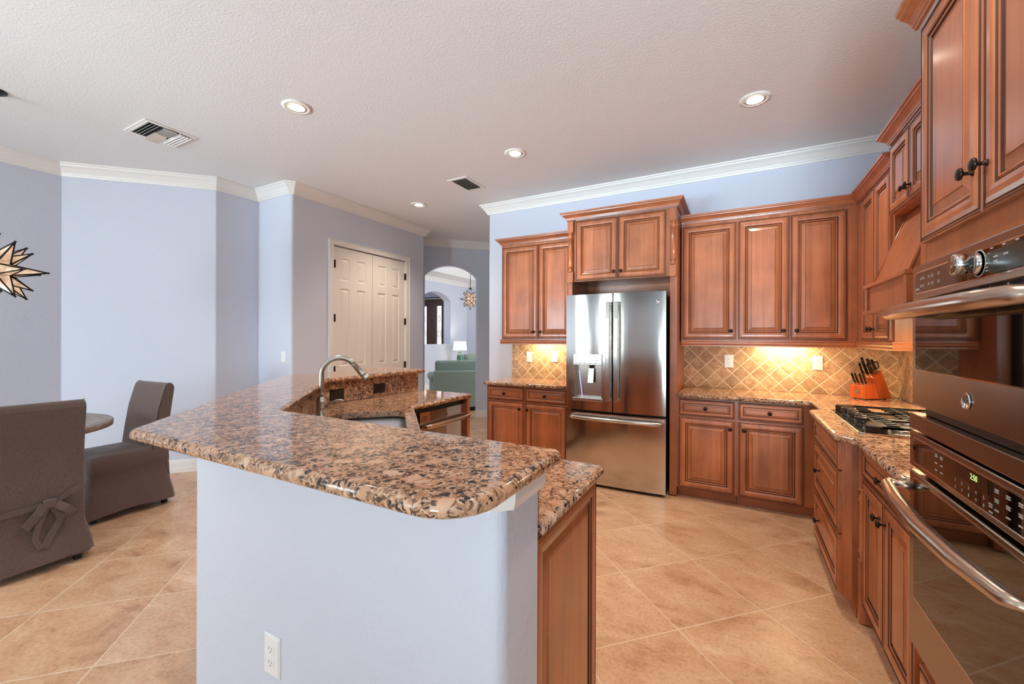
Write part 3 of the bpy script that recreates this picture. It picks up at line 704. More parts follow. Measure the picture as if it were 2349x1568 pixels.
# --- range hood and the cabinet above it
th = thing('hood_cabinet', 'short two-door maple cabinet above the range hood', 'cabinet', (0.806, 3.225, 2.105), -PI/2)
obj('body', MB().box(0,0,0,0.66,1.143-0.806,0.43), M['wood'], th)
door(th, 0.008, 0.327, 0.010, 0.405, 0.298, 0.080); door(th, 0.333, 0.652, 0.010, 0.405, 0.362, 0.080)
obj('side_bracket', MB().box(-0.014, 0.03, 0.345, 0.0, 0.16, 0.43), M['wood'], th, bev=0.004)
cornice('cornice', [(1.143,3.236),(0.80,3.236),(0.80,2.55)], 2.533, 'crown on the cabinet above the range hood')
hd = thing('range_hood', 'wood-clad range hood with sloped chimney and boxed apron over the cooktop', 'range hood', (0,0,0))
HX, HY0, HY1 = 0.690, 2.583, 3.283
obj('apron', MB().box(HX+0.012, HY0+0.012, 1.552, 1.142, HY1-0.055, 1.690), M['wood'], hd)
ap = MB(); ap.box(HX-0.006, HY0-0.006, 1.690, 0.81, HY1+0.006, 1.712); ap.box(HX-0.006, HY0-0.006, 1.532, 0.81, HY1+0.006, 1.556)
ap.box(HX, HY1-0.026, 1.556, HX+0.02, HY1, 1.690); ap.box(HX, HY0, 1.556, HX+0.034, HY0+0.034, 1.690)
obj('apron_frame', ap, M['woody'], hd, bev=0.003)
ch = MB(); b0 = [(HX+0.03,3.225,1.712),(HX+0.03,2.635,1.712),(1.142,2.635,1.712),(1.142,3.225,1.712)]; b1 = [(0.86,3.17,2.100),(0.86,2.69,2.100),(1.142,2.69,2.100),(1.142,3.17,2.100)]
ch.loft([b0,b1]); obj('chimney', ch, M['wood'], hd)
for a, b in ((b0[0],b1[0]),(b0[1],b1[1])): obj('edge_trim', MB().tube([a,b], 0.007, 6), M['wood'], hd)
obj('back_board', MB().box(1.10, 2.56, 1.712, 1.142, 3.24, 2.10), M['wood'], hd)
obj('filter', MB().box(HX+0.03, HY0+0.03, 1.520, 1.13, 3.20, 1.545), M['steelp'], hd)

# ------------------------------------------------------------------ tile, counters
def plain(name, mb, m, label, cat, **k):
    return tag(obj(name, mb, m, **k), label, cat)
t = thing('backsplash', 'diamond stone backsplash left of the refrigerator, with narrow edge border', 'backsplash', (0,0,0))
obj('field_tile', MB().box(-2.352, 4.420, 0.913, -1.473, 4.429, 1.364), M['bs_xz'], t)
obj('border_tile', MB().box(-2.3955, 4.419, 0.913, -2.352, 4.429, 1.364), M['bs_edge'], t)
plain('backsplash', MB().box(-0.461, 4.420, 0.913, 1.144, 4.429, 1.364), M['bs_xz'], 'diamond stone backsplash behind the knife block', 'backsplash')
plain('backsplash', MB().box(1.135, 1.884, 0.913, 1.1445, 4.419, 1.530), M['bs_yz'], 'diamond stone backsplash beside the cooktop, at right angles to the others', 'backsplash')
CT0, CT1 = 0.875, 0.912
mb, _, _ = slab(rounded([(-2.432,3.826),(-1.473,3.826),(-1.473,4.428),(-2.432,4.428)], {0: 0.02}), CT0, CT1)
plain('countertop', mb, M['granite'], 'short granite countertop left of the refrigerator', 'countertop')
L = [(-0.462,3.826),(0.497,3.826),(0.497,3.470),(0.424,3.400),(0.424,2.600),(0.497,2.520),(0.497,1.886),(1.134,1.886),(1.134,4.419),(-0.462,4.419)]
mb, _, _ = slab(rounded(L, {1: 0.02, 2: 0.015, 3: 0.03, 4: 0.035, 5: 0.03}, 4), CT0, CT1)
plain('countertop', mb, M['granite'], 'long granite countertop running round the corner past the cooktop', 'countertop')

# ------------------------------------------------------------------ island
BZ0, BZ1 = 1.064, 1.100
bar = rounded([(-1.645,0.56),(-0.39,0.56),(-0.39,1.005),(-1.572,1.005),(-2.487,1.920),(-2.487,2.945),(-2.80,2.99),(-2.965,2.86),(-2.965,1.88)], {0: 0.035, 1: 0.115, 2: 0.03, 5: 0.02, 6: 0.06, 7: 0.10, 8: 0.03}, 6)
mb, _, _ = slab(bar, BZ0, BZ1, r=0.017)
plain('bar_top', mb, M['granite'], 'raised boomerang-shaped granite bar top on the half wall', 'countertop')
hw = rounded([(-1.70,0.77),(-0.44,0.77),(-0.44,0.950),(-1.588,0.950),(-2.556,1.918),(-2.556,2.905),(-2.77,2.905),(-2.77,1.84)], {0: 0.02, 1: 0.028, 6: 0.02})
struct('wall_bar', MB().prism(hw, 0, 1.0625), M['wall'])
o_ = MB().sweep([(0,0),(0.016,0),(0.022,0.020),(0.022,0.0495),(0,0.0495)], [(-1.72,0.77,1.013),(-0.468,0.77,1.013),(-0.44,0.798,1.013),(-0.44,0.950,1.013)])
struct('trim_7', o_, M['trim'])
spl = MB().prism([(-0.443,0.951),(-0.443,0.966),(-1.580,0.966),(-2.540,1.926),(-2.540,2.905),(-2.5555,2.905),(-2.5555,1.919),(-1.588,0.951)], 0.913, 1.063)
plain('splash_panel', spl, M['granite'], 'granite splash standing between sink counter and raised bar', 'backsplash')
ic = rounded([(-0.431,0.968),(-0.431,1.535),(-1.300,1.535),(-1.968,2.203),(-1.968,2.940),(-2.538,2.940),(-2.538,1.928),(-1.579,0.968)], {1: 0.03, 4: 0.03}, 5)
# undermount sink opening, in the frame of the 45 degree run
def diag(u, v):   # u along (1,-1), v along (1,1); both metres, origin at counter frame
    return ((u+v)/S2, (v-u)/S2)
# x+y = v*sqrt2, x-y = u*sqrt2
U0, U1, V0, V1 = -3.945/S2, -2.95/S2, -0.44/S2, 0.135/S2
hole = rounded([diag(U0,V0),diag(U1,V0),diag(U1,V1),diag(U0,V1)], 0.07, 5)
mb, bot, top = slab(ic, CT0, CT1, holes=True)
def capped(mb, outer, hole, z, up):
    bm = bmesh.new(); vo = [bm.verts.new((x,y,z)) for x,y in outer]; vh = [bm.verts.new((x,y,z)) for x,y in hole]
    es = [bm.edges.new((vo[i],vo[(i+1)%len(vo)])) for i in range(len(vo))] + [bm.edges.new((vh[i],vh[(i+1)%len(vh)])) for i in range(len(vh))]
    bmesh.ops.triangle_fill(bm, use_beauty=True, use_dissolve=False, edges=es, normal=(0,0,1 if up else -1))
    bm.verts.index_update(); mb.add([v.co for v in bm.verts], [[v.index for v in f.verts] for f in bm.faces]); bm.free()
capped(mb, top, hole, CT1, True); capped(mb, bot, hole, CT0, False)
n_ = len(hole); mb.add([(x,y,CT0) for x,y in hole]+[(x,y,CT1) for x,y in hole], [(i,(i+1)%n_,n_+(i+1)%n_,n_+i) for i in range(n_)])
plain('countertop', mb, M['granite'], 'lower granite countertop with the sink, behind the raised bar', 'countertop')
# sink bowl
def inset_poly(p, d):
    c = Vector((sum(q[0] for q in p)/len(p), sum(q[1] for q in p)/len(p))); out = []
    for q in p:
        v = Vector(q)-c; out.append(tuple(c + v*(1 - d/v.length)))
    return out
sk = thing('sink', 'stainless undermount sink bowl in the island counter', 'sink', (*diag((U0+U1)/2,(V0+V1)/2), 0.66))
ox, oy = diag((U0+U1)/2,(V0+V1)/2)
o1 = [(x-ox,y-oy) for x,y in inset_poly(hole,-0.006)]; o2 = [(x-ox,y-oy) for x,y in inset_poly(hole,-0.02)]
w1 = [(x-ox,y-oy) for x,y in inset_poly(hole,0.02)]; w2 = [(x-ox,y-oy) for x,y in inset_poly(hole,0.05)]
zz = CT0-0.66-0.001
bw = MB().loft([[(x,y,zz) for x,y in o2],[(x,y,zz) for x,y in o1],[(x,y,0.05) for x,y in w1],[(x,y,0.012) for x,y in w2],[(x*0.3,y*0.3,0.004) for x,y in w2],
                [(x*0.3,y*0.3,0.0) for x,y in w2],[(x,y,0.004) for x,y in o1],[(x,y,zz-0.004) for x,y in o2]], 0, False, False, True)
obj('bowl', bw, M['sinksteel'], sk)
obj('drain', MB().lathe([(0.0,0.013),(0.03,0.013),(0.045,0.010),(0.045,0.004)], (0.05,-0.05,0.003), (0,0,1), 20), M['chrome'], sk)
# faucet
FB = (-2.120, 1.592); fd2 = (1/S2, 1/S2)
fc = thing('faucet', 'tall brushed-nickel gooseneck faucet with pull-down spray head', 'faucet', (FB[0], FB[1], CT1))
obj('body', MB().lathe([(0.0,0.0),(0.034,0.0),(0.034,0.006),(0.029,0.010),(0.028,0.095),(0.031,0.100),(0.031,0.104),(0.024,0.112),(0.0175,0.125),(0.016,0.128),(0.0,0.128)], (0,0,0), (0,0,1), 24), M['nickel'], fc)
R_ = 0.098; pts = [(0,0,0.128),(0,0,0.16),(0,0,0.20),(0,0,0.245)]
for k in range(1, 17):
    a = PI*k/20; pts.append((R_*(1-math.cos(a)), 0, 0.255+R_*math.sin(a)))
pts = [(p[0]*fd2[0], p[0]*fd2[1], p[2]) for p in pts]
obj('spout', MB().tube(pts, 0.0150, 16), M['nickel'], fc)
e = Vector(pts[-1]); dd = (Vector(pts[-1])-Vector(pts[-2])).normalized()
obj('spray_head', MB().lathe([(0.0155,0),(0.0165,0.004),(0.0150,0.006),(0.0195,0.075),(0.0205,0.078),(0.0185,0.082),(0.019,0.094),(0.0255,0.108),(0.0245,0.112),(0.0,0.112)], e, dd, 20), M['nickel'], fc)
hp = [(0.028,-0.004,0.070),(0.045,-0.006,0.080),(0.070,-0.009,0.098),(0.095,-0.012,0.110),(0.120,-0.015,0.112),(0.142,-0.018,0.106)]
hdir = Vector((math.cos(YAW), math.sin(YAW), 0)); hper = Vector((-hdir.y, hdir.x, 0))
obj('lever', MB().tube([hdir*p[0]+hper*p[1]+Vector((0,0,p[2])) for p in hp], [0.0075,0.0065,0.006,0.0065,0.0065,0.004], 10, sq=(1.1,0.8)), M['nickel'], fc)
# dishwasher and its end panel
dw = thing('dishwasher', 'stainless dishwasher with curved bar handle under the island counter', 'dishwasher', (-1.995, 2.288, 0), PI/2)
obj('body', MB().box(0.004, 0.03, 0.10, 0.588, 0.54, 0.866), M['dark'], dw)
dd_ = obj('door', MB().loft([[(0.0,0.03,z),(0.0,-0.012,z),(0.10,-0.020,z),(0.294,-0.026,z),(0.488,-0.020,z),(0.588,-0.012,z),(0.588,0.03,z)] for z in (0.11,0.845)], 0, True, True), M['steel'], dw)
obj('handle', MB().tube([(0.03,-0.020,0.745),(0.032,-0.055,0.745),(0.07,-0.062,0.745),(0.29,-0.076,0.745),(0.52,-0.062,0.745),(0.556,-0.055,0.745),(0.558,-0.020,0.745)], 0.0125, 12, sq=(0.9,1.3)), M['steelh'], dd_)
vn = MB()
for r_ in range(2):
    for k in range(7): vn.box(0.030+k*0.014, -0.0175, 0.808-r_*0.016, 0.040+k*0.014, -0.0135, 0.814-r_*0.016)
obj('vent', vn, M['dark'], dd_); obj('badge', MB().box(0.285,-0.0275,0.79,0.30,-0.0255,0.80), M['dark'], dd_)
obj('toe_kick', MB().box(0.004, 0.07, 0.002, 0.588, 0.085, 0.10), M['dark'], dw)
plain('island_gable', MB().box(-2.535, 2.880, 0.0, -1.985, 2.918, 0.873), M['wood'], 'narrow maple board closing the island beside the dishwasher', 'board')
# sink base (45 degrees) and the near-end cabinet with its raised end panel
sb = thing('sink_base_cabinet', 'angled maple sink cabinet under the island counter', 'cabinet', (-1.998, 2.176, 0), -PI/4)
cw = (2.176-1.508)*S2-0.02
bx = MB(); bx.box(0.01,0.0,TOE,0.03,0.40,ZT); bx.box(cw-0.03,0,TOE,cw-0.01,0.40,ZT); bx.box(0.01,0.0,TOE,cw-0.01,0.006,ZT); bx.box(0.01,0.0,TOE,cw-0.01,0.40,TOE+0.02)
obj('body', bx, M['wood'], sb)
sb.rotation_euler = (0,0,-PI/4+PI)
sb.location = (-1.998+cw/S2+0.005, 2.176-cw/S2-0.005, 0)
for a, b, k_ in ((0.02, cw/2-0.003, cw/2-0.03),(cw/2+0.003, cw-0.02, cw/2+0.03)): door(sb, a, b, TOE, 0.70, k_, 0.62)
drawer(sb, 0.02, cw-0.02, 0.715, 0.86)
ec = thing('island_cabinet', 'island base cabinet with a tall raised end panel facing the aisle', 'cabinet', (-0.478, 1.508, 0), PI)
obj('body', MB().box(0, 0, TOE-0.004, 0.79, 0.535, ZT), M['wood'], ec)
obj('toe_kick', MB().box(0.002, 0.06, 0.002, 0.788, 0.075, TOE-0.004), M['woodx'], ec)
for a, b, k_ in ((0.012,0.392,0.36),(0.398,0.778,0.43)): door(ec, a, b, TOE, 0.708, k_, 0.63); drawer(ec, a, b, 0.722, 0.862, (a+b)/2)
ep = raised(0.0, 0.545, 0.045, ZT, DOORP); EPM = Matrix.Rotation(-PI/2, 4, 'Z')
ep.xf(EPM)   # face now looks towards local -x
obj('end_panel', ep, [M['wood'], M['glaze']], ec, loc=(0.0, 0.540, 0))
obj('side_panel', MB().box(0.0,0.0,0.002,0.018,0.535,TOE-0.004), M['wood'], ec)

# ------------------------------------------------------------------ lettering helper
_curves = {}
def text(s, size, mat_, parent, loc, rot=(PI/2,0,0), depth=0.0006, name='lettering', align='CENTER'):
    cu = bpy.data.curves.new('txt', 'FONT'); cu.body = s; cu.size = size; cu.extrude = depth; cu.align_x = align; cu.align_y = 'CENTER'
    tmp = bpy.data.objects.new('txt', cu); COL.objects.link(tmp)
    dg = bpy.context.evaluated_depsgraph_get(); me = bpy.data.meshes.new_from_object(tmp.evaluated_get(dg))
    bpy.data.objects.remove(tmp); bpy.data.curves.remove(cu)
    me.materials.clear(); me.materials.append(mat_)
    o = bpy.data.objects.new(name, me); COL.objects.link(o); o.parent = parent; o.location = loc; o.rotation_euler = rot
    return o

# ------------------------------------------------------------------ refrigerator
FX0, FX1 = -1.452, -0.540
rf = thing('refrigerator', 'stainless french-door refrigerator with water dispenser and bottom freezer', 'refrigerator', (0,0,0))
obj('body', MB().box(-1.424, 3.835, 0.030, FX1-0.008, 4.36, 1.768), M['fridgeside'], rf)
fx = lambda x: 3.784 - 0.019*(1 - ((x-(FX0+FX1)/2)/((FX1-FX0)/2))**2)      # gently bowed front in plan
def bowed(x0, x1, z0, z1, hole=None, n=14, yb=3.834):
    xs = [x0 + (x1-x0)*k/n for k in range(n+1)]
    if hole: xs = sorted(set(xs + [hole[0], hole[1]]))
    zs = [z0, z1] if not hole else [z0, hole[2], hole[3], z1]
    mb = MB()
    for i in range(len(xs)-1):
        for j in range(len(zs)-1):
            a, b, c, d = xs[i], xs[i+1], zs[j], zs[j+1]
            if hole and a >= hole[0]-1e-6 and b <= hole[1]+1e-6 and j == 1: continue
            mb.add([(a,fx(a),c),(b,fx(b),c),(b,fx(b),d),(a,fx(a),d)], [(0,1,2,3)], 0, True)
    for z in (z0, z1):
        mb.add([(x,fx(x),z) for x in xs]+[(x,yb,z) for x in xs], [(i,i+1,len(xs)+i+1,len(xs)+i) for i in range(len(xs)-1)], 1)
    for x in (x0, x1): mb.add([(x,fx(x),z0),(x,fx(x),z1),(x,yb,z1),(x,yb,z0)], [(0,1,2,3)], 1)
    mb.add([(x0,yb,z0),(x1,yb,z0),(x1,yb,z1),(x0,yb,z1)], [(0,1,2,3)], 1)
    return mb
XM = -0.996
DH = (-1.362, -1.101, 0.823, 1.134)
ld = obj('door', bowed(FX0, XM-0.005, 0.710, 1.795, DH), [M['steel'], M['dark']], rf)
rd = obj('door', bowed(XM+0.005, FX1, 0.710, 1.795), [M['steel'], M['dark']], rf)
dr = obj('freezer_drawer', bowed(FX0, FX1, 0.030, 0.688), [M['steel'], M['dark']], rf)
for o_, x in ((ld, -1.031), (rd, -0.955)):
    yy = fx(x)
    hp = [(x,yy,1.700),(x,yy-0.040,1.708),(x,yy-0.052,1.69),(x,yy-0.062,1.26),(x,yy-0.052,0.845),(x,yy-0.040,0.826),(x,yy,0.834)]
    hm = MB(); w = 0.019
    prof = [(yy-0.046,1.717),(yy-0.056,1.56),(yy-0.062,1.27),(yy-0.056,0.97),(yy-0.046,0.812)]
    hm.loft([[(x-w,y,z),(x+w,y,z),(x+w,y+0.016,z),(x-w,y+0.016,z)] for y, z in prof], 0, True, True)
    hm.box(x-w+0.003, yy-0.034, 1.690, x+w-0.003, yy+0.0, 1.712); hm.box(x-w+0.003, yy-0.034, 0.817, x+w-0.003, yy, 0.839)
    obj('handle', hm, M['steelp'], o_, bev=0.004)
obj('handle', MB().tube([(-1.392,fx(-1.39),0.645),(-1.394,fx(-1.39)-0.045,0.645),(-1.35,3.712,0.645),(-0.996,3.694,0.645),(-0.60,3.712,0.645),(-0.562,fx(-0.56)-0.045,0.645),(-0.560,fx(-0.56),0.645)], 0.0145, 14, sq=(1.0,1.25)), M['steelp'], dr)
# dispenser
dp = MB(); x0, x1, z0, z1 = DH; yb = 3.828
dp.add([(x0,3.768,z0),(x1,3.762,z0),(x1,yb,z0),(x0,yb,z0),(x0,3.768,z1),(x1,3.762,z1),(x1,yb,z1),(x0,yb,z1)], [(0,1,2,3),(4,7,6,5),(0,3,7,4),(1,5,6,2),(2,6,7,3)])
ds = obj('dispenser', dp, M['nickel'], ld)
obj('control_panel', MB().box(-1.370, 3.752, 1.132, -1.093, 3.775, 1.236), M['steelp'], ds, bev=0.003)
obj('drip_tray', MB().box(-1.374, 3.742, 0.797, -1.092, 3.80, 0.824), M['steelp'], ds, bev=0.004)
obj('paddle', MB().loft([[(-1.232,3.800,1.10),(-1.182,3.800,1.10),(-1.182,3.812,1.10),(-1.232,3.812,1.10)],[(-1.240,3.782,0.965),(-1.186,3.782,0.965),(-1.186,3.794,0.965),(-1.240,3.794,0.965)]]), M['steelp'], ds)
obj('nozzle', MB().lathe([(0.0,0),(0.016,0),(0.02,0.03),(0.0,0.03)], (-1.21,3.795,1.103), (0,0,1), 14), M['dark'], ds)
obj('light', MB().tube([(-1.336,3.824,1.075),(-1.306,3.824,0.83)], 0.0022, 6), M['blue_led'], ds)
obj('light', MB().tube([(-1.234,3.779,1.03),(-1.190,3.779,0.967)], 0.0022, 6), M['blue_led'], ds)
dv = MB()
for x, z in ((-1.345,1.205),(-1.345,1.178),(-1.345,1.148),(-1.30,1.148),(-1.255,1.148),(-1.21,1.148),(-1.155,1.148),(-1.145,1.205),(-1.145,1.178)): dv.box(x-0.009,3.7508,z-0.002,x+0.009,3.752,z+0.002)
obj('printing', dv, M['grayprint'], ds)
def medallion(parent, c, axis, r, rot):
    o = obj('badge', MB().lathe([(0.0,0),(r,0),(r,0.002),(r*0.93,0.004),(r*0.88,0.003),(0.0,0.0032)], c, axis, 28), M['chrome'], parent)
    a = Vector(axis); text('GE', r*0.95, M['grayprint'], o, Vector(c)+a*0.0034, rot, 0.0004); return o
medallion(rd, (-0.606, fx(-0.606)-0.001, 1.701), (0,-1,0), 0.019, (PI/2,0,0))
obj('hinge_cover', MB().box(-1.424,3.80,1.769,-1.36,3.90,1.786), M['fridgeside'], rf); obj('hinge_cover', MB().box(-0.632,3.80,1.769,-0.552,3.90,1.786), M['fridgeside'], rf)
for x in (-1.40, -0.59): obj('foot', MB().lathe([(0.0,0),(0.022,0),(0.022,0.03),(0.0,0.03)], (x,3.90,0.0005), (0,0,1), 12), M['dark'], rf)
obj('base_grille', MB().box(-1.42,3.86,0.004,FX1-0.02,3.872,0.03), M['dark'], rf)

# ------------------------------------------------------------------ wall ovens (local: x along the front from its left end, -y out)
OX0, OX1 = 0.018, 0.797
YO = 1.882
def oven(name, label, zs, z_ctl, z_gap, z_win, swung):
    z0, z1 = zs
    o = thing(name, label, 'oven', (XT, YT, 0), -PI/2)
    obj('chassis', MB().box(0.04, -0.001, z0+0.012, 0.775, 0.50, z1-0.012), M['dark'], o)
    return o
def panel_window(mb, x0, x1, z0, z1, yf, glass_inset):
    pass
def framed(name, parent, x0, x1, z0, z1, yf, th, g, m):
    """flat steel front with a rounded-corner glass pane let into it"""
    a, b, c, d = g
    mb = MB(); mb.box(x0, yf, z0, x1, yf+th, z1)
    o = obj(name, mb, m, parent, bev=0.004)
    pr = rounded([(a,c),(b,c),(b,d),(a,d)], 0.016, 4)
    rim = MB().loft([[(x,yf-0.0002,z) for x,z in pr],[(x,yf-0.0022,z) for x,z in pr],[(x+(0.004 if x < (a+b)/2 else -0.004),yf-0.0022,z+(0.004 if z < (c+d)/2 else -0.004)) for x,z in pr]], 0, True, True)
    obj('glass_trim', rim, M['chrome'], o)
    pi_ = rounded([(a+0.004,c+0.004),(b-0.004,c+0.004),(b-0.004,d-0.004),(a+0.004,d-0.004)], 0.013, 4)
    obj('glass', MB().loft([[(x,yf-0.0021,z) for x,z in pi_],[(x,yf-0.0030,z) for x,z in pi_]], 0, True, True), M['blackglass'], o)
    return o
def blips(parent, pts, m, yf, w=0.010, h=0.0028, name='printing'):
    mb = MB()
    for x, z in pts: mb.box(x-w/2, yf-0.0042, z-h/2, x+w/2, yf-0.0031, z+h/2)
    return obj(name, mb, m, parent)
YOV = -0.040
up = oven('built_in_oven', 'upper stainless wall oven with round dial and wide handle', (1.142,1.622), 0,0,0,0)
c1 = framed('control_panel', up, OX0, OX1, 1.512, 1.624, YOV, 0.039, (0.052,0.765,1.530,1.601), M['steeld'])
d1 = framed('door', up, OX0, OX1, 1.168, 1.494, YOV, 0.039, (0.052,0.765,1.283,1.474), M['steeld'])
obj('bottom_trim', MB().box(OX0-0.004, -0.046, 1.090, OX1+0.004, -0.001, 1.140), M['steeld'], up, bev=0.003)
obj('vent', MB().box(OX0+0.05, -0.020, 1.142, OX1-0.05, -0.001, 1.166), M['dark'], up)
gl = MB()
for k in range(9): gl.box(0.10+k*0.075, -0.030, 1.496, 0.106+k*0.075, -0.012, 1.511)
obj('vent_slots', gl, M['chrome'], up)
obj('dial', MB().lathe([(0.0255,0),(0.0265,0.006),(0.0235,0.010),(0.0225,0.014),(0.0265,0.017),(0.0265,0.043),(0.0245,0.047),(0.022,0.0475),(0.0,0.0478)], (0.462, YOV-0.003, 1.568), (0,-1,0), 28), M['chrome'], c1)
obj('dial_face', MB().lathe([(0.0,0),(0.0215,0),(0.0215,0.001),(0.0,0.001)], (0.462, YOV-0.051, 1.568), (0,-1,0), 24), M['steeld'], c1)
obj('dial_ring', MB().lathe([(0.033,0),(0.033,0.0008),(0.030,0.0008),(0.030,0)], (0.462, YOV-0.0031, 1.568), (0,-1,0), 28), M['print'], c1)
obj('display', MB().box(0.512, YOV-0.0042, 1.536, 0.70, YOV-0.0031, 1.588), flat('lcd_display', srgb(34,44,42), 0.25), c1)
blips(c1, [(x,z) for x in (0.105,0.122,0.165,0.190,0.235) for z in (1.579,1.574,1.556,1.551)] + [(0.52,1.594),(0.57,1.594),(0.62,1.594)] + [(0.50,1.553),(0.50,1.545)], M['print'], YOV)
blips(c1, [(0.062+k*0.006,1.545) for k in range(5)], M['print'], YOV, 0.004, 0.007)
blips(c1, [(0.54,1.572),(0.58,1.572),(0.54,1.562)], M['print'], YOV-0.0012, 0.016, 0.004)
obj('handle', MB().tube([(0.045,YOV,1.468),(0.040,YOV-0.050,1.468),(0.055,YOV-0.066,1.468),(0.20,YOV-0.078,1.468),(0.408,YOV-0.084,1.468),(0.615,YOV-0.078,1.468),(0.76,YOV-0.066,1.468),(0.776,YOV-0.050,1.468),(0.770,YOV,1.468)], [0.012,0.017,0.020,0.022,0.022,0.022,0.020,0.017,0.012], 16), M['steelh'], d1)
medallion(d1, (0.398, YOV-0.001, 1.228), (0,-1,0), 0.022, (PI/2,0,0))
lo = oven('built_in_oven', 'lower stainless wall oven with green clock and number pad', (0.378,1.078), 0,0,0,0)
c2 = framed('control_panel', lo, OX0-0.006, OX1+0.006, 0.965, 1.082, YOV-0.004, 0.043, (0.052,0.765,0.982,1.066), M['steeld'])
d2 = framed('door', lo, OX0-0.006, OX1+0.006, 0.378, 0.950, YOV-0.004, 0.043, (0.052,0.765,0.540,0.935), M['steeld'])
obj('handle', MB().tube([(0.060,YOV,0.902),(0.050,YOV-0.045,0.902),(0.030,YOV-0.062,0.904),(0.06,YOV-0.074,0.900),(0.22,YOV-0.088,0.893),(0.408,YOV-0.094,0.890),(0.60,YOV-0.088,0.893),(0.755,YOV-0.074,0.900),(0.785,YOV-0.062,0.904),(0.766,YOV-0.045,0.902),(0.756,YOV,0.902)], [0.011,0.011,0.012,0.017,0.021,0.022,0.021,0.017,0.012,0.011,0.011], 16), M['steelh'], d2)
ycp = YOV-0.004
obj('display', MB().box(0.362, ycp-0.0042, 1.028, 0.52, ycp-0.0031, 1.060), flat('clock_display', srgb(20,12,10), 0.2), c2)
text('2:50', 0.020, M['green_led'], c2, (0.455, ycp-0.0046, 1.047), (PI/2,0,0), 0.0002, 'clock')
for k, s_ in enumerate('12345'): text(s_, 0.012, M['print'], c2, (0.355+k*0.036, ycp-0.0034, 1.014), (PI/2,0,0), 0.0002, 'number_key')
for k, s_ in enumerate('67890'): text(s_, 0.012, M['print'], c2, (0.355+k*0.036, ycp-0.0034, 0.996), (PI/2,0,0), 0.0002, 'number_key')
blips(c2, [(x,z) for x in (0.235,0.270) for z in (1.050,1.045,1.026,1.006)] + [(x,z) for x in (0.555,0.60,0.645) for z in (1.050,1.045,1.028,1.023,1.004)] + [(0.53,1.010),(0.53,1.004),(0.53,0.992)], M['print'], ycp, 0.014, 0.003)

# ------------------------------------------------------------------ gas cooktop (world coordinates)
ck = thing('cooktop', 'five-burner gas cooktop with black grates set in the corner counter', 'cooktop', (0.79, 3.02, 0.9125))
KX0, KX1, KY0, KY1 = -0.255, 0.265, -0.380, 0.385
tr_ = MB(); P0 = rounded([(KX0,KY0),(KX1,KY0),(KX1,KY1),(KX0,KY1)], 0.02, 4); P1 = inset_poly(P0, 0.004); P2 = inset_poly(P0, 0.030)
tr_.loft([[(x,y,0.0) for x,y in P0],[(x,y,0.007) for x,y in P0],[(x,y,0.009) for x,y in P1],[(x,y,0.005) for x,y in P2]], 0, True, True)
obj('tray', tr_, M['steelp'], ck)
BUR = [(-0.06,-0.25,0.036),(0.15,-0.25,0.030),(0.05,0.0,0.046),(-0.06,0.26,0.030),(0.15,0.26,0.036)]
for x, y, r in BUR:
    b_ = obj('burner', MB().lathe([(0.0,0),(r*1.15,0),(r*1.05,0.012),(0.0,0.012)], (x,y,0.0055), (0,0,1), 22), M['steelp'], ck)
    obj('burner_cap', MB().lathe([(0.0,0),(r,0),(r,0.006),(r*0.9,0.009),(0.0,0.009)], (x,y,0.018), (0,0,1), 22), M['iron'], b_)
def grate(y0, y1, nbar):
    mb = MB(); zt, h = 0.046, 0.014; x0, x1 = KX0+0.095, KX1-0.015
    def bar(a, b, w=0.011):
        d = (Vector(b)-Vector(a)); L = d.length; d.normalize(); n = Vector((-d.y,d.x))*w/2
        p = [(a[0]+n.x,a[1]+n.y),(b[0]+n.x,b[1]+n.y),(b[0]-n.x,b[1]-n.y),(a[0]-n.x,a[1]-n.y)]; mb.prism(p, zt-h, zt)
    xm = (x0+x1)/2; ym = (y0+y1)/2
    for x in (x0, xm, x1): bar((x,y0),(x,y1))
    for k in range(nbar+1):
        y = y0 + (y1-y0)*k/nbar
        if k in (0, nbar): bar((x0,y),(x1,y))
        bar((x0-0.0,y),(x0+0.075,y)); bar((x1-0.075,y),(x1,y)); bar((xm-0.055,y),(xm+0.055,y))
        for x in (x0, x1):
            mb.box(x-0.006, y-0.0055, 0.0065, x+0.006, y+0.0055, zt-h)
    return obj('grate', mb, M['iron'], ck, bev=0.002, seg=1)
grate(-0.372, -0.130, 4); grate(-0.122, 0.122, 4); grate(0.130, 0.375, 4)
# solid rounded ends of the front grates and the control knobs between them
for y0, y1, s_ in ((-0.372,-0.235,1),(0.235,0.375,-1)):
    pl = rounded([(KX0+0.022,y0),(KX0+0.115,y0),(KX0+0.115,y1),(KX0+0.060,y1)] if s_ > 0 else [(KX0+0.060,y0),(KX0+0.115,y0),(KX0+0.115,y1),(KX0+0.022,y1)], 0.018, 4)
    obj('grate_end', MB().loft([[(x,y,0.0065) for x,y in pl],[(x,y,0.042) for x,y in pl],[(x,y,0.047) for x,y in inset_poly(pl,0.006)]], 0, True, True), M['iron'], ck)
for i, (x, y) in enumerate(((-0.205,-0.165),(-0.190,-0.085),(-0.205,0.0),(-0.190,0.085),(-0.205,0.165))):
    obj('control_knob', MB().lathe([(0.0,0),(0.026,0),(0.026,0.006),(0.018,0.010),(0.017,0.026),(0.026,0.029),(0.0265,0.046),(0.024,0.049),(0.0,0.049)], (x,y,0.0055), (0,0,1), 20), M['dark'], ck)

# ------------------------------------------------------------------ knife block and knives
KB = (0.925, 4.245); kb_rz = math.radians(-53)
kbk = thing('knife_block', 'slanted cherry knife block with steel name plate in the counter corner', 'knife block', (KB[0], KB[1], CT1+0.0005), kb_rz)
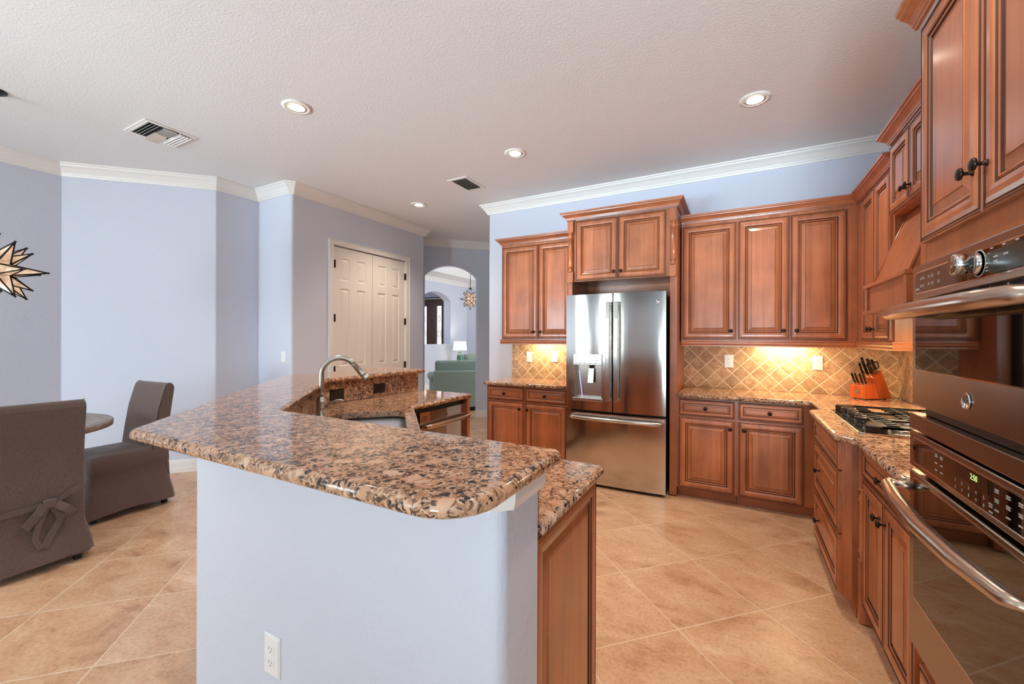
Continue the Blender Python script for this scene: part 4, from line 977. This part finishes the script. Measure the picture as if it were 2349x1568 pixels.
# local: -y is the low front, +y the tall back, x width 0.13
w_ = 0.062
def side_prism(poly, x0, x1, mi=0):
    mb = MB(); n = len(poly); vs = [(x0,y,z) for y,z in poly]+[(x1,y,z) for y,z in poly]
    mb.add(vs, [tuple(range(n)), tuple(range(n,2*n))[::-1]]+[(i,n+i,n+(i+1)%n,(i+1)%n) for i in range(n)], mi); return mb
for x in (-0.045,0.045):
    for y in (-0.085,0.085): obj('foot', MB().lathe([(0.0,0),(0.008,0),(0.008,0.007),(0.0,0.007)], (x,y,0), (0,0,1), 10), M['dark'], kbk)
obj('front_block', side_prism([(-0.115,0.007),(0.020,0.007),(-0.026,0.128),(-0.030,0.128),(-0.115,0.108)], -w_, w_), M['block'], kbk, bev=0.002)
bk = obj('body', side_prism([(0.0235,0.007),(0.120,0.007),(0.125,0.020),(0.030,0.225),(-0.040,0.168)], -w_, w_), M['block'], kbk, bev=0.002)
pl_ = obj('name_plate', MB().box(-0.021,-0.1165,0.044,0.021,-0.115,0.072), M['steelp'], kbk)
pm = MB()
for z in (0.062,0.054):
    for k in range(5): pm.box(-0.016+k*0.0066,-0.1170,z-0.0018,-0.0115+k*0.0066,-0.1165,z+0.0018)
obj('printing', pm, M['grayprint'], pl_)
axis = Vector((0,-0.40,0.917)).normalized()     # knives lean towards the low front, parallel to the slanted slots
def to_world(p):
    c, s_ = math.cos(kb_rz), math.sin(kb_rz); return Vector((KB[0]+p[0]*c-p[1]*s_, KB[1]+p[0]*s_+p[1]*c, CT1+0.0005+p[2]))
def make_knife(L, w, label, group, p):
    k = thing('knife', label, 'knife', to_world(p), kb_rz, group)
    q = Vector((0,0,1)).rotation_difference(axis).to_matrix().to_4x4()
    h = MB()
    prof = [(-0.5,0),(-0.5,0.012),(-0.44,0.3),(-0.46,0.7),(-0.55,0.95),(-0.30,1.0),(0.30,1.0),(0.50,0.92),(0.46,0.7),(0.44,0.3),(0.5,0.012),(0.5,0)]
    n = len(prof); t_ = w*0.30
    vs = [(-t_, a*w, b*L) for a,b in prof]+[(t_, a*w, b*L) for a,b in prof]
    h.add(vs, [tuple(range(n)), tuple(range(n,2*n))[::-1]]+[(i,n+i,n+(i+1)%n,(i+1)%n) for i in range(n)]); h.xf(q)
    ho = obj('handle', h, M['dark'], k, bev=0.002)
    for f in (0.25,0.5,0.75):
        for sx in (-1,1): obj('rivet', MB().lathe([(0.0,0),(0.0024,0),(0.0024,0.0008),(0.0,0.0009)], q @ Vector((sx*t_,0,f*L)), q.to_3x3() @ Vector((sx,0,0)), 8), M['chrome'], ho)
    bo = MB().box(-t_*0.9,-w*0.46,-0.008,t_*0.9,w*0.46,0.0).xf(q); obj('bolster', bo, M['chrome'], k)
    sp = MB().box(-0.0012,-w*0.52,0.0,0.0012,-w*0.46,L*0.9).xf(q); obj('tang', sp, M['chrome'], ho)
    return k
GK = 'steak knives in the front row of the block'
for i, (x, y, lb) in enumerate(((-0.046,-0.088,'steak knife at the left end of the low front row'),(-0.018,-0.090,'steak knife second from the left in the low front row'),(0.018,-0.090,'steak knife third from the left in the low front row'),(0.044,-0.088,'steak knife at the right end of the low front row'))):
    make_knife(0.082, 0.017, lb, GK, (x, y, 0.126))
for x, lb in ((-0.044,'black knife at the left of the middle row of the block'),(-0.012,'black knife in the centre of the middle row of the block'),(0.022,'black knife at the right of the middle row of the block')):
    make_knife(0.088, 0.018, lb, 'knives in the middle row of the block', (x, -0.018, 0.199))
make_knife(0.112, 0.021, 'longest black knife standing highest, left in the back row', 'knives in the back row of the block', (-0.036, 0.004, 0.222))
make_knife(0.098, 0.021, 'black knife in the back row beside the longest one', 'knives in the back row of the block', (0.000, 0.010, 0.227))
make_knife(0.090, 0.022, 'black knife in the back row nearest the scissors', 'knives in the back row of the block', (0.030, 0.012, 0.229))
sx_ = thing('scissors', 'black-handled kitchen scissors in the right side of the knife block', 'scissors', to_world((0.050,0.000,0.214)), kb_rz)
q = Vector((0,0,1)).rotation_difference(axis).to_matrix().to_4x4()
for s_ in (-1, 1):
    lp = [(0.004, s_*(0.003+0.022*(1-math.cos(a))*0.5+0.006*math.sin(a)), 0.028+0.032*math.sin(a-PI/2)+0.020) for a in [2*PI*k/16 for k in range(17)]]
    lp = [(0.002*s_, s_*0.021+0.017*math.cos(a), 0.052+0.028*math.sin(a)) for a in [2*PI*k/18 for k in range(19)]]
    obj('handle', MB().tube([q @ Vector(p) for p in lp], 0.0048, 8), M['dark'], sx_)
    obj('blade', MB().box(0.002*s_-0.001, s_*0.002-0.006, -0.006, 0.002*s_+0.001, s_*0.002+0.006, 0.026).xf(q), M['steelp'], sx_)
obj('pivot', MB().lathe([(0.0,0),(0.006,0),(0.006,0.008),(0.0,0.008)], q @ Vector((-0.004,0,0.016)), (1,0,0), 12), M['dark'], sx_)

# ------------------------------------------------------------------ outlets and switches (local: face -y)
def plate_mesh(w, h): return MB().loft([[(-w/2,0,-h/2),(w/2,0,-h/2),(w/2,0,h/2),(-w/2,0,h/2)],[(-w/2,-0.002,-h/2),(w/2,-0.002,-h/2),(w/2,-0.002,h/2),(-w/2,-0.002,h/2)],[(-w/2+0.005,-0.0065,-h/2+0.005),(w/2-0.005,-0.0065,-h/2+0.005),(w/2-0.005,-0.0065,h/2-0.005),(-w/2+0.005,-0.0065,h/2-0.005)]])
def outlet(label, loc, rz, m, horizontal=False, kind='duplex', group='wall outlets'):
    t = thing('outlet' if kind == 'duplex' else 'light_switch', label, 'outlet' if kind == 'duplex' else 'switch', loc, rz, group if kind == 'duplex' else None)
    R = Matrix.Rotation(PI/2, 4, 'Y') if horizontal else Matrix.Identity(4)
    obj('plate', plate_mesh(0.076,0.122).xf(R), m, t)
    if kind == 'duplex':
        for z in (0.0205,-0.0205):
            pr = [(x,zz) for x,zz in rounded([(-0.0165,-0.014),(0.0165,-0.014),(0.0165,0.014),(-0.0165,0.014)], 0.010, 4)]
            f = obj('receptacle', MB().loft([[(x,-0.0064,zz+z) for x,zz in pr],[(x,-0.0088,zz+z) for x,zz in pr]]).xf(R), m, t)
            s_ = MB(); s_.box(-0.0075,-0.0091,z-0.001,-0.0055,-0.0087,z+0.009); s_.box(0.0055,-0.0091,z+0.0,0.0072,-0.0087,z+0.008)
            s_.lathe([(0.0,0),(0.0024,0),(0.0024,0.0004),(0.0,0.0004)], (0,-0.0087,z-0.0065), (0,-1,0), 10)
            obj('slots', s_.xf(R), M['grayprint'] if m == M['white'] else M['darkgap'], f)
        obj('screw', MB().lathe([(0.0,0),(0.003,0),(0.003,0.0008),(0.0,0.001)], (0,-0.0064,0), (0,-1,0), 10).xf(R), m, t)
    elif kind == 'rocker':
        obj('rocker', MB().loft([[(-0.017,-0.0064,-0.034),(0.017,-0.0064,-0.034),(0.017,-0.0064,0.034),(-0.017,-0.0064,0.034)],[(-0.016,-0.0082,-0.033),(0.016,-0.0082,-0.033),(0.016,-0.0112,0.033),(-0.016,-0.0112,0.033)]]), m, t)
    else:
        obj('toggle', MB().box(-0.005,-0.018,-0.004,0.005,-0.006,0.010), m, t, bev=0.002)
    return t
outlet('white duplex outlet low on the bar half wall in front', (-1.244, 0.7695, 0.415), 0, M['white'])
outlet('white duplex outlet on the tile nearest the refrigerator surround', (-0.070, 4.4195, 1.172), 0, M['white'])
outlet('white duplex outlet on the tile left of the knife block', (0.613, 4.4195, 1.174), 0, M['white'])
outlet('white toggle switch on the small backsplash, farther from the refrigerator', (-2.161, 4.4195, 1.160), 0, M['white'], kind='toggle')
outlet('white rocker switch on the small backsplash, next to the refrigerator', (-1.838, 4.4195, 1.168), 0, M['white'], kind='rocker')
outlet('white rocker switch on the pale wall strip left of the pantry', (-4.315, 2.7745, 1.172), 0, M['white'], kind='rocker')
outlet('black outlet on the granite splash behind the faucet', (-2.5395, 2.036, 0.972), PI/2, M['dark'], True, group='black outlets on the splash')
outlet('black outlet on the granite splash, away from the faucet', (-2.5395, 2.437, 0.976), PI/2, M['dark'], True, group='black outlets on the splash')

# ------------------------------------------------------------------ recessed lights and vents
def can_light(x, y, label, power=70):
    t = thing('recessed_light', label, 'ceiling light', (x, y, CE), 0, 'recessed ceiling lights')
    obj('trim_ring', MB().lathe([(0.072,-0.0005),(0.098,-0.0005),(0.098,-0.004),(0.080,-0.010),(0.070,-0.009),(0.070,-0.0005)], (0,0,0), (0,0,1), 36), M['trim'], t)
    obj('reflector', MB().lathe([(0.070,-0.008),(0.060,-0.0015),(0.0,-0.0012)], (0,0,0), (0,0,1), 32), M['canring'], t)
    obj('bulb', MB().lathe([(0.0,-0.0015),(0.064,-0.0015),(0.064,-0.005),(0.040,-0.011),(0.0,-0.014)], (0,0,0), (0,0,1), 28), M['bulb'], t)
    spot('recessed_or_fill_lamp', (x, y, CE-0.03), (0,0,-1), power, WARM, 125, 0.8, 0.05)
can_light(-2.772, 1.876, 'recessed light over the island, left of the four')
can_light(0.103, 3.303, 'recessed light on the right, above the refrigerator aisle')
can_light(-1.743, 3.266, 'recessed light in the centre of the ceiling, beside the far vent')
can_light(-3.470, 3.971, 'small-looking recessed light before the pantry doors')
for x, y in ((0.10, 1.15), (-3.4, -1.2)):  # added unseen spots without fixtures, extra fill
    spot('recessed_or_fill_lamp', (x, y, CE-0.01), (0,0,-1), 70, WARM, 125, 0.8, 0.05)
def vent(label, x0, x1, y0, y1, three):
    t = thing('ceiling_vent', label, 'vent', ((x0+x1)/2, (y0+y1)/2, CE), 0, 'ceiling air vents')
    w, d = (x1-x0)/2, (y1-y0)/2; b = 0.032
    f = MB()
    for a in ((-w,-d,w,-d+b),(-w,d-b,w,d),(-w,-d+b,-w+b,d-b),(w-b,-d+b,w,d-b)): f.box(a[0],a[1],-0.007,a[2],a[3],-0.0005)
    obj('frame', f, M['trim'], t)
    obj('throat', MB().box(-w+b,-d+b,-0.0025,w-b,d-b,-0.0008), M['darkgap'], t)
    def lv(p0, p1, tilt, hh=0.016):   # one blade between two points, tilted
        a, c = Vector(p0), Vector(p1); dr_ = (c-a).normalized(); n = Vector((-dr_.y, dr_.x, 0))*tilt*hh; dz = Vector((0,0,-hh))
        th_ = Vector((-dr_.y, dr_.x, 0))*0.0012
        v = [a-th_, a+th_, c+th_, c-th_]; v2 = [p+n+dz for p in v]
        obj('louvre', MB().add([*v,*v2], [(0,1,2,3),(7,6,5,4),(0,4,5,1),(1,5,6,2),(2,6,7,3),(3,7,4,0)]), M['trim'], t)
    if three:
        s_ = 0.24
        for k in range(4): lv((-w+b+0.006, -d+b+0.008+k*0.022, -0.003), (w-b-0.006, -d+b+0.008+k*0.022, -0.003), -0.8)
        for k in range(4): lv((-w+b+0.006, d-b-0.010-k*0.022, -0.003), (w-b-0.006, d-b-0.010-k*0.022, -0.003), 0.8)
        n_b = 14; yy = d-b-0.10
        for k in range(n_b):
            x = -w+b+0.012+(2*w-2*b-0.024)*k/(n_b-1); lv((x,-yy,-0.003),(x,yy,-0.003), 0.9 if k < n_b/2 else -0.9, 0.026)
    else:
        for k in range(7):
            x = -w+b+0.012+(2*w-2*b-0.024)*k/6; lv((x,-d+b,-0.003),(x,d-b,-0.003), -0.9, 0.009)
vent('large white three-way ceiling vent above the dining nook', -4.30, -3.925, 1.43, 1.78, True)
vent('smaller white ceiling vent near the back wall crown', -2.672, -2.428, 3.495, 3.862, False)

# ------------------------------------------------------------------ star pendants
def star(label, c, R, rod_top, group='glass star pendants', rz=0.2):
    t = thing('star_pendant', label, 'pendant light', c, rz, group)
    a = 1/math.sqrt(1+2*(1+0)*0.5+0); k = 1+S2
    base_r = R*0.40; nrm = math.sqrt(2+k*k)
    vs = []
    import itertools as it
    for perm in ((k,1,1),(1,k,1),(1,1,k)):
        for s0 in (1,-1):
            for s1 in (1,-1):
                for s2 in (1,-1): vs.append(Vector((perm[0]*s0,perm[1]*s1,perm[2]*s2)).normalized()*base_r)
    bm = bmesh.new(); bv = [bm.verts.new(v) for v in vs]; bmesh.ops.convex_hull(bm, input=bv)
    bmesh.ops.dissolve_limit(bm, angle_limit=0.01, verts=bm.verts, edges=bm.edges); bm.normal_update()
    faces = [[v.co.copy() for v in f.verts] for f in bm.faces]; bm.free()
    g = MB(); e = MB()
    for f in faces:
        cc = sum(f, Vector())/len(f); tip = cc.normalized()*(R if len(f) == 4 else R*0.86)
        if cc.normalized().z > 0.95: tip = cc.normalized()*R*0.55
        n = len(f); b0_ = len(g.v)
        g.add([*f, tip], [(i,(i+1)%n,n) for i in range(n)])
        for i in range(n):
            e.tube([f[i], tip], [0.0050*R/0.24, 0.0046*R/0.24], 5); e.tube([f[i], f[(i+1)%n]], 0.0036*R/0.24, 4)
        e.lathe([(0.0,-0.006),(0.0065*R/0.24,-0.004),(0.0065*R/0.24,0.006),(0.0,0.008)], tip, tip, 6)
    obj('glass', g, M['capiz'], t); obj('leading', e, M['iron'], t)
    obj('cap', MB().lathe([(0.0,R*0.92),(0.035,R*0.92),(0.04,R*0.97),(0.018,R*1.02),(0.015,R*1.10),(0.0,R*1.10)], (0,0,0), (0,0,1), 14), M['iron'], t)
    for s_ in (-1,1): obj('stem', MB().tube([(s_*0.030,0,R*0.95),(s_*0.030,0,R*0.52)], 0.003, 5), M['iron'], t)
    zt = rod_top - c[2]
    chn = MB(); z = R*1.10; i = 0
    while z < zt-0.06:
        pts_ = [((0.009*math.cos(a_)) if i % 2 else 0, 0 if i % 2 else 0.009*math.cos(a_), z+0.017+0.017*math.sin(a_)) for a_ in [2*PI*j/10 for j in range(11)]]
        chn.tube(pts_, 0.0028, 5); z += 0.026; i += 1
    obj('chain', chn, M['iron'], t); obj('cord', MB().tube([(0.004,0.004,R*1.10),(-0.006,0.004,zt*0.5),(0.004,-0.004,zt-0.03)], 0.0030, 6), M['iron'], t)
    obj('canopy', MB().lathe([(0.0,zt-0.035),(0.012,zt-0.035),(0.030,zt-0.028),(0.050,zt-0.016),(0.066,zt-0.008),(0.066,zt-0.0005),(0.0,zt-0.0005)], (0,0,0), (0,0,1), 28), M['iron'], t)
    point('star_lamp', c, 5, WARM, 0.05)
    return t
star('black-edged glass star pendant hanging over the dining table, cut by the photo edge', (-4.385, 0.785, 1.83), 0.255, CE, rz=0.38)
star('small distant glass star pendant seen through the archway', (-5.64, 8.3, 2.31), 0.255, CE+0.42, rz=0.1)

# ------------------------------------------------------------------ slipcovered chairs (local: sitter faces -y, back at +y)
def chair(label, loc, rz):
    t = thing('dining_chair', label, 'chair', loc, rz, 'slipcovered dining chairs')
    W2 = 0.235
    def rrect(hx, y0, y1, r, z, flare=0.0, wav=0.0, n=12, zw=0.0):
        pts = rounded([(-hx-flare,y0-flare),(hx+flare,y0-flare),(hx+flare,y1+flare),(-hx-flare,y1+flare)], r, 4); out = []
        # resample evenly so that the hem can ripple
        N_ = 72; per = [0.0]
        for i in range(len(pts)): per.append(per[-1] + (Vector(pts[(i+1)%len(pts)])-Vector(pts[i])).length)
        for k in range(N_):
            d = per[-1]*k/N_; i = max(j for j in range(len(pts)) if per[j] <= d+1e-9); f = (d-per[i])/max(per[i+1]-per[i],1e-9)
            p = Vector(pts[i]).lerp(Vector(pts[(i+1)%len(pts)]), f); c = Vector((0,(y0+y1)/2)); nn = (p-c).normalized()
            w = wav*(math.sin(k*2*PI*5/N_)+0.6*math.sin(k*2*PI*9/N_+1)); p = p+nn*w
            out.append((p.x,p.y,z+zw*math.sin(k*2*PI*3/N_+0.6)))
        return out
    sk_ = MB().loft([rrect(W2,-0.25,0.235,0.03,0.050,0.055,0.010,zw=0.010),rrect(W2,-0.25,0.235,0.03,0.12,0.044,0.007),rrect(W2,-0.25,0.235,0.03,0.24,0.018,0.002),rrect(W2,-0.25,0.235,0.03,0.345,0.004,0.0),
                     rrect(W2,-0.25,0.235,0.03,0.350,0.008,0.0),rrect(W2,-0.25,0.235,0.03,0.440,0.008,0.0),rrect(W2,-0.25,0.235,0.035,0.472,0.0,0.0),rrect(W2-0.03,-0.22,0.21,0.03,0.482,0.0,0.0)], 0, False, True, True)
    obj('seat_cover', sk_, M['linen'], t)
    prof = [(0.130,0.46),(0.150,0.62),(0.178,0.80),(0.212,0.93),(0.226,0.975),(0.243,0.994),(0.264,0.996),(0.283,0.982),(0.290,0.955),(0.280,0.88),(0.262,0.74),(0.252,0.60),(0.250,0.36),(0.256,0.20),(0.285,0.045),(0.262,0.045),(0.20,0.36)]
    bk_ = MB(); n = len(prof)
    rings = []
    for x, sx in ((-W2-0.004,0.985),(-W2+0.008,1.0),(W2-0.008,1.0),(W2+0.004,0.985)):
        cy = sum(p[0] for p in prof)/n; rings.append([(x + (0.030*max(0,(0.25-z))/0.25*(1 if x > 0 else -1)), cy+(y-cy)*sx, 0.5+(z-0.5)*sx) for y, z in prof])
    bk_.loft(rings, 0, True, True, False)
    bo = obj('back_cover', bk_, M['linen'], t, bev=0.010, seg=3)
    for a in (W2+0.003, -W2-0.003):
        obj('piping', MB().tube([(a*0.992, y+0.001, z) for y, z in prof[0:7]], 0.0018, 5), M['seam'], bo)
    # tie: sash round the waist of the back, knot, two loops and two tails
    sash = MB()
    def strip(pts, w_a, w_b=None, th_=0.004):
        r_ = []
        for i, p in enumerate(pts):
            ww = w_a if w_b is None else w_a+(w_b-w_a)*i/(len(pts)-1); p = Vector(p)
            tdir = (Vector(pts[min(i+1,len(pts)-1)])-Vector(pts[max(i-1,0)])).normalized(); nd = Vector((0,1,0)); sd = tdir.cross(nd).normalized()
            nd = sd.cross(tdir).normalized()
            r_.append([p+sd*ww/2-nd*th_/2, p+sd*ww/2+nd*th_/2, p-sd*ww/2+nd*th_/2, p-sd*ww/2-nd*th_/2])
        return r_
    yb_ = 0.262; kx = -0.085; kz = 0.395
    sash.loft(strip([(W2+0.004,0.246,0.375),(0.12,yb_,0.378),(kx+0.03,yb_+0.006,kz-0.002)], 0.040, 0.026))
    obj('sash', sash, M['linen'], t); sash = MB(); sash.loft(strip([(-W2-0.004,0.246,0.462),(-0.18,yb_,0.437),(kx-0.03,yb_+0.006,kz+0.006)], 0.040, 0.026))
    obj('sash', sash, M['linen'], t)
    bw_ = obj('bow', MB().box(kx-0.027,yb_-0.004,kz-0.026,kx+0.027,yb_+0.020,kz+0.026), M['linen'], t, bev=0.008)
    for s_, dx, dz in ((-1,-0.098,-0.082),(1,0.098,-0.098)):
        lp_ = [(kx+s_*0.022,yb_+0.012,kz-0.004),(kx+dx*0.6,yb_+0.040,kz+dz*0.45),(kx+dx,yb_+0.034,kz+dz),(kx+dx*0.98,yb_+0.016,kz+dz*1.12),(kx+dx*0.5,yb_+0.008,kz+dz*0.75),(kx+s_*0.020,yb_+0.006,kz-0.020)]
        obj('bow_loop', MB().loft(strip(lp_, 0.042, None, 0.005)), M['linen'], bw_)
        tl = [(kx+s_*0.014,yb_+0.010,kz-0.02),(kx+s_*0.045,yb_+0.016,kz-0.10),(kx+(0.062 if s_ > 0 else 0.0),yb_+0.024,kz-0.185),(kx+(0.040 if s_ > 0 else 0.028),yb_+0.030,kz-0.245)]
        obj('bow_tail', MB().loft(strip(tl, 0.030, 0.036 if s_ < 0 else 0.024, 0.004)), M['linen'], bw_)
    for x in (-W2+0.02, W2-0.02):
        for y in (-0.225, 0.225): obj('leg', MB().loft([[(x-0.016,y-0.016,0.0005),(x+0.016,y-0.016,0.0005),(x+0.016,y+0.016,0.0005),(x-0.016,y+0.016,0.0005)],[(x-0.02,y-0.02,0.30),(x+0.02,y-0.02,0.30),(x+0.02,y+0.02,0.30),(x-0.02,y+0.02,0.30)]]), M['dark'], t)
    return t
chair('brown slipcovered chair with a bow, its back to the island, nearest', (-3.845, 0.775, 0), -PI/2)
chair('brown slipcovered chair seen from the side, behind the round table', (-4.42, 1.435, 0), math.radians(4))
# round table
tb = thing('dining_table', 'round weathered wood dining table beside the slipcovered chairs', 'table', (-4.42, 0.78, 0))
obj('tabletop', MB().lathe([(0.0,0.715),(0.58,0.715),(0.605,0.720),(0.608,0.752),(0.600,0.760),(0.470,0.760),(0.468,0.757),(0.462,0.757),(0.460,0.760),(0.0,0.760)], (0,0,0), (0,0,1), 64), M['table'], tb)
obj('pedestal', MB().lathe([(0.0,0.06),(0.16,0.06),(0.14,0.10),(0.075,0.16),(0.065,0.30),(0.10,0.42),(0.085,0.52),(0.06,0.60),(0.12,0.68),(0.20,0.714),(0.0,0.714)], (0,0,0), (0,0,1), 28), M['table'], tb)
obj('foot', MB().lathe([(0.0,0.001),(0.27,0.001),(0.27,0.035),(0.17,0.06),(0.0,0.06)], (0,0,0), (0,0,1), 28), M['table'], tb)

# ------------------------------------------------------------------ living room beyond the arch
d45 = Vector((1,1,0)).normalized()
sf = thing('sofa', 'sage green sofa seen from behind through the archway', 'sofa', (-4.914, 6.056, 0), PI/4)
# local x runs along the back to the right, local y away from the viewer
obj('frame', MB().box(0.0, 0.0, 0.075, 2.0, 0.16, 0.755), M['velvet'], sf, bev=0.012)
obj('seat_base', MB().box(0.16, 0.162, 0.075, 1.84, 0.92, 0.30), M['velvet'], sf, bev=0.012)
for k in range(2):
    x0 = 0.165+k*0.837
    obj('back_cushion', MB().box(x0-0.12 if k == 0 else x0, 0.10+0.065, 0.46, x0+0.83, 0.36, 0.945), M['velvet'], sf, bev=0.05, seg=4)
    obj('seat_cushion', MB().box(x0, 0.365, 0.302, x0+0.83, 0.94, 0.46), M['velvet'], sf, bev=0.03, seg=3)
for x in (0.0, 1.85):
    a_ = obj('arm', MB().box(x, 0.162, 0.075, x+0.15, 0.95, 0.56), M['velvet'], sf, bev=0.012)
    obj('arm_roll', MB().lathe([(0.0,0),(0.085,0.0),(0.09,0.01),(0.09,0.77),(0.085,0.78),(0.0,0.78)], (x+0.045,0.165,0.60), (0,1,0), 20), M['velvet'], a_)
obj('base', MB().box(0.03, 0.03, 0.001, 1.97, 0.90, 0.074), M['dark'], sf)
tag(obj('throw_pillow', MB().loft([[(x*s_, -0.02 if i == 0 else 0.0, z*s_) for x, z in rounded([(-0.22,-0.22),(0.22,-0.22),(0.24,0.24),(-0.22,0.22)], 0.03, 3)] for i, s_ in ((0,0.5),(1,1.0))] + [[(x*0.6, 0.10, z*0.6) for x, z in rounded([(-0.22,-0.22),(0.22,-0.22),(0.24,0.24),(-0.22,0.22)], 0.03, 3)]], 0, True, True, True), M['pillow'], loc=(-4.62, 6.95, 0.84), rot=(math.radians(-12),0,PI/4)), 'pale green pillow standing on the sofa, beside the lamp', 'pillow')
lp = thing('table_lamp', 'lit table lamp with white shade and green ceramic base behind the sofa', 'lamp', (-6.872, 9.6, 0.66))
obj('base', MB().lathe([(0.0,0),(0.085,0),(0.088,0.02),(0.086,0.20),(0.07,0.255),(0.035,0.285),(0.03,0.31),(0.045,0.325),(0.03,0.34),(0.0,0.34)], (0,0,0.0005), (0,0,1), 24), M['ceramic'], lp)
obj('stem', MB().tube([(0,0,0.34),(0,0,0.66)], 0.006, 8), M['nickel'], lp)
obj('lamp_shade', MB().lathe([(0.200,0.375),(0.165,0.615),(0.162,0.615),(0.197,0.375)], (0,0,0), (0,0,1), 28), M['shade'], lp)
obj('finial', MB().lathe([(0.0,0.655),(0.014,0.66),(0.010,0.68),(0.0,0.69)], (0,0,0), (0,0,1), 10), M['nickel'], lp)
point('table_lamp_bulb', (-6.872, 9.6, 1.16), 9, WARM, 0.05)
et = thing('end_table', 'end table under the lamp, mostly hidden behind the sofa', 'table', (-6.872, 9.6, 0))
obj('tabletop', MB().lathe([(0.0,0.63),(0.30,0.63),(0.30,0.66),(0.0,0.66)], (0,0,0), (0,0,1), 32), M['frontdoor'], et)
obj('pedestal', MB().lathe([(0.0,0.001),(0.2,0.001),(0.2,0.03),(0.04,0.06),(0.04,0.63),(0.0,0.63)], (0,0,0), (0,0,1), 20), M['frontdoor'], et)

# ------------------------------------------------------------------ under-cabinet and hood lamps, added counter spot
for nm, loc, p in (('under_cabinet_lamp', (-1.92, 4.31, 1.345), 5), ('under_cabinet_lamp', (0.36, 4.31, 1.345), 6.5), ('under_cabinet_lamp', (1.02, 3.55, 1.345), 9)):
    area(nm, loc, (0,0.10,-1), 0.34, 0.08, p, (1.0, 0.72, 0.38))
area('hood_lamp', (0.92, 2.80, 1.515), (0,0,-1), 0.30, 0.08, 9, (1.0, 0.80, 0.52))
spot('counter_patch_spot', (0.63, 1.99, 1.345), (-0.05,-0.02,-1), 6, (1.0, 0.86, 0.66), 17, 0.15, 0.01)  # added spot with no cabinet above, stands in for a sun patch
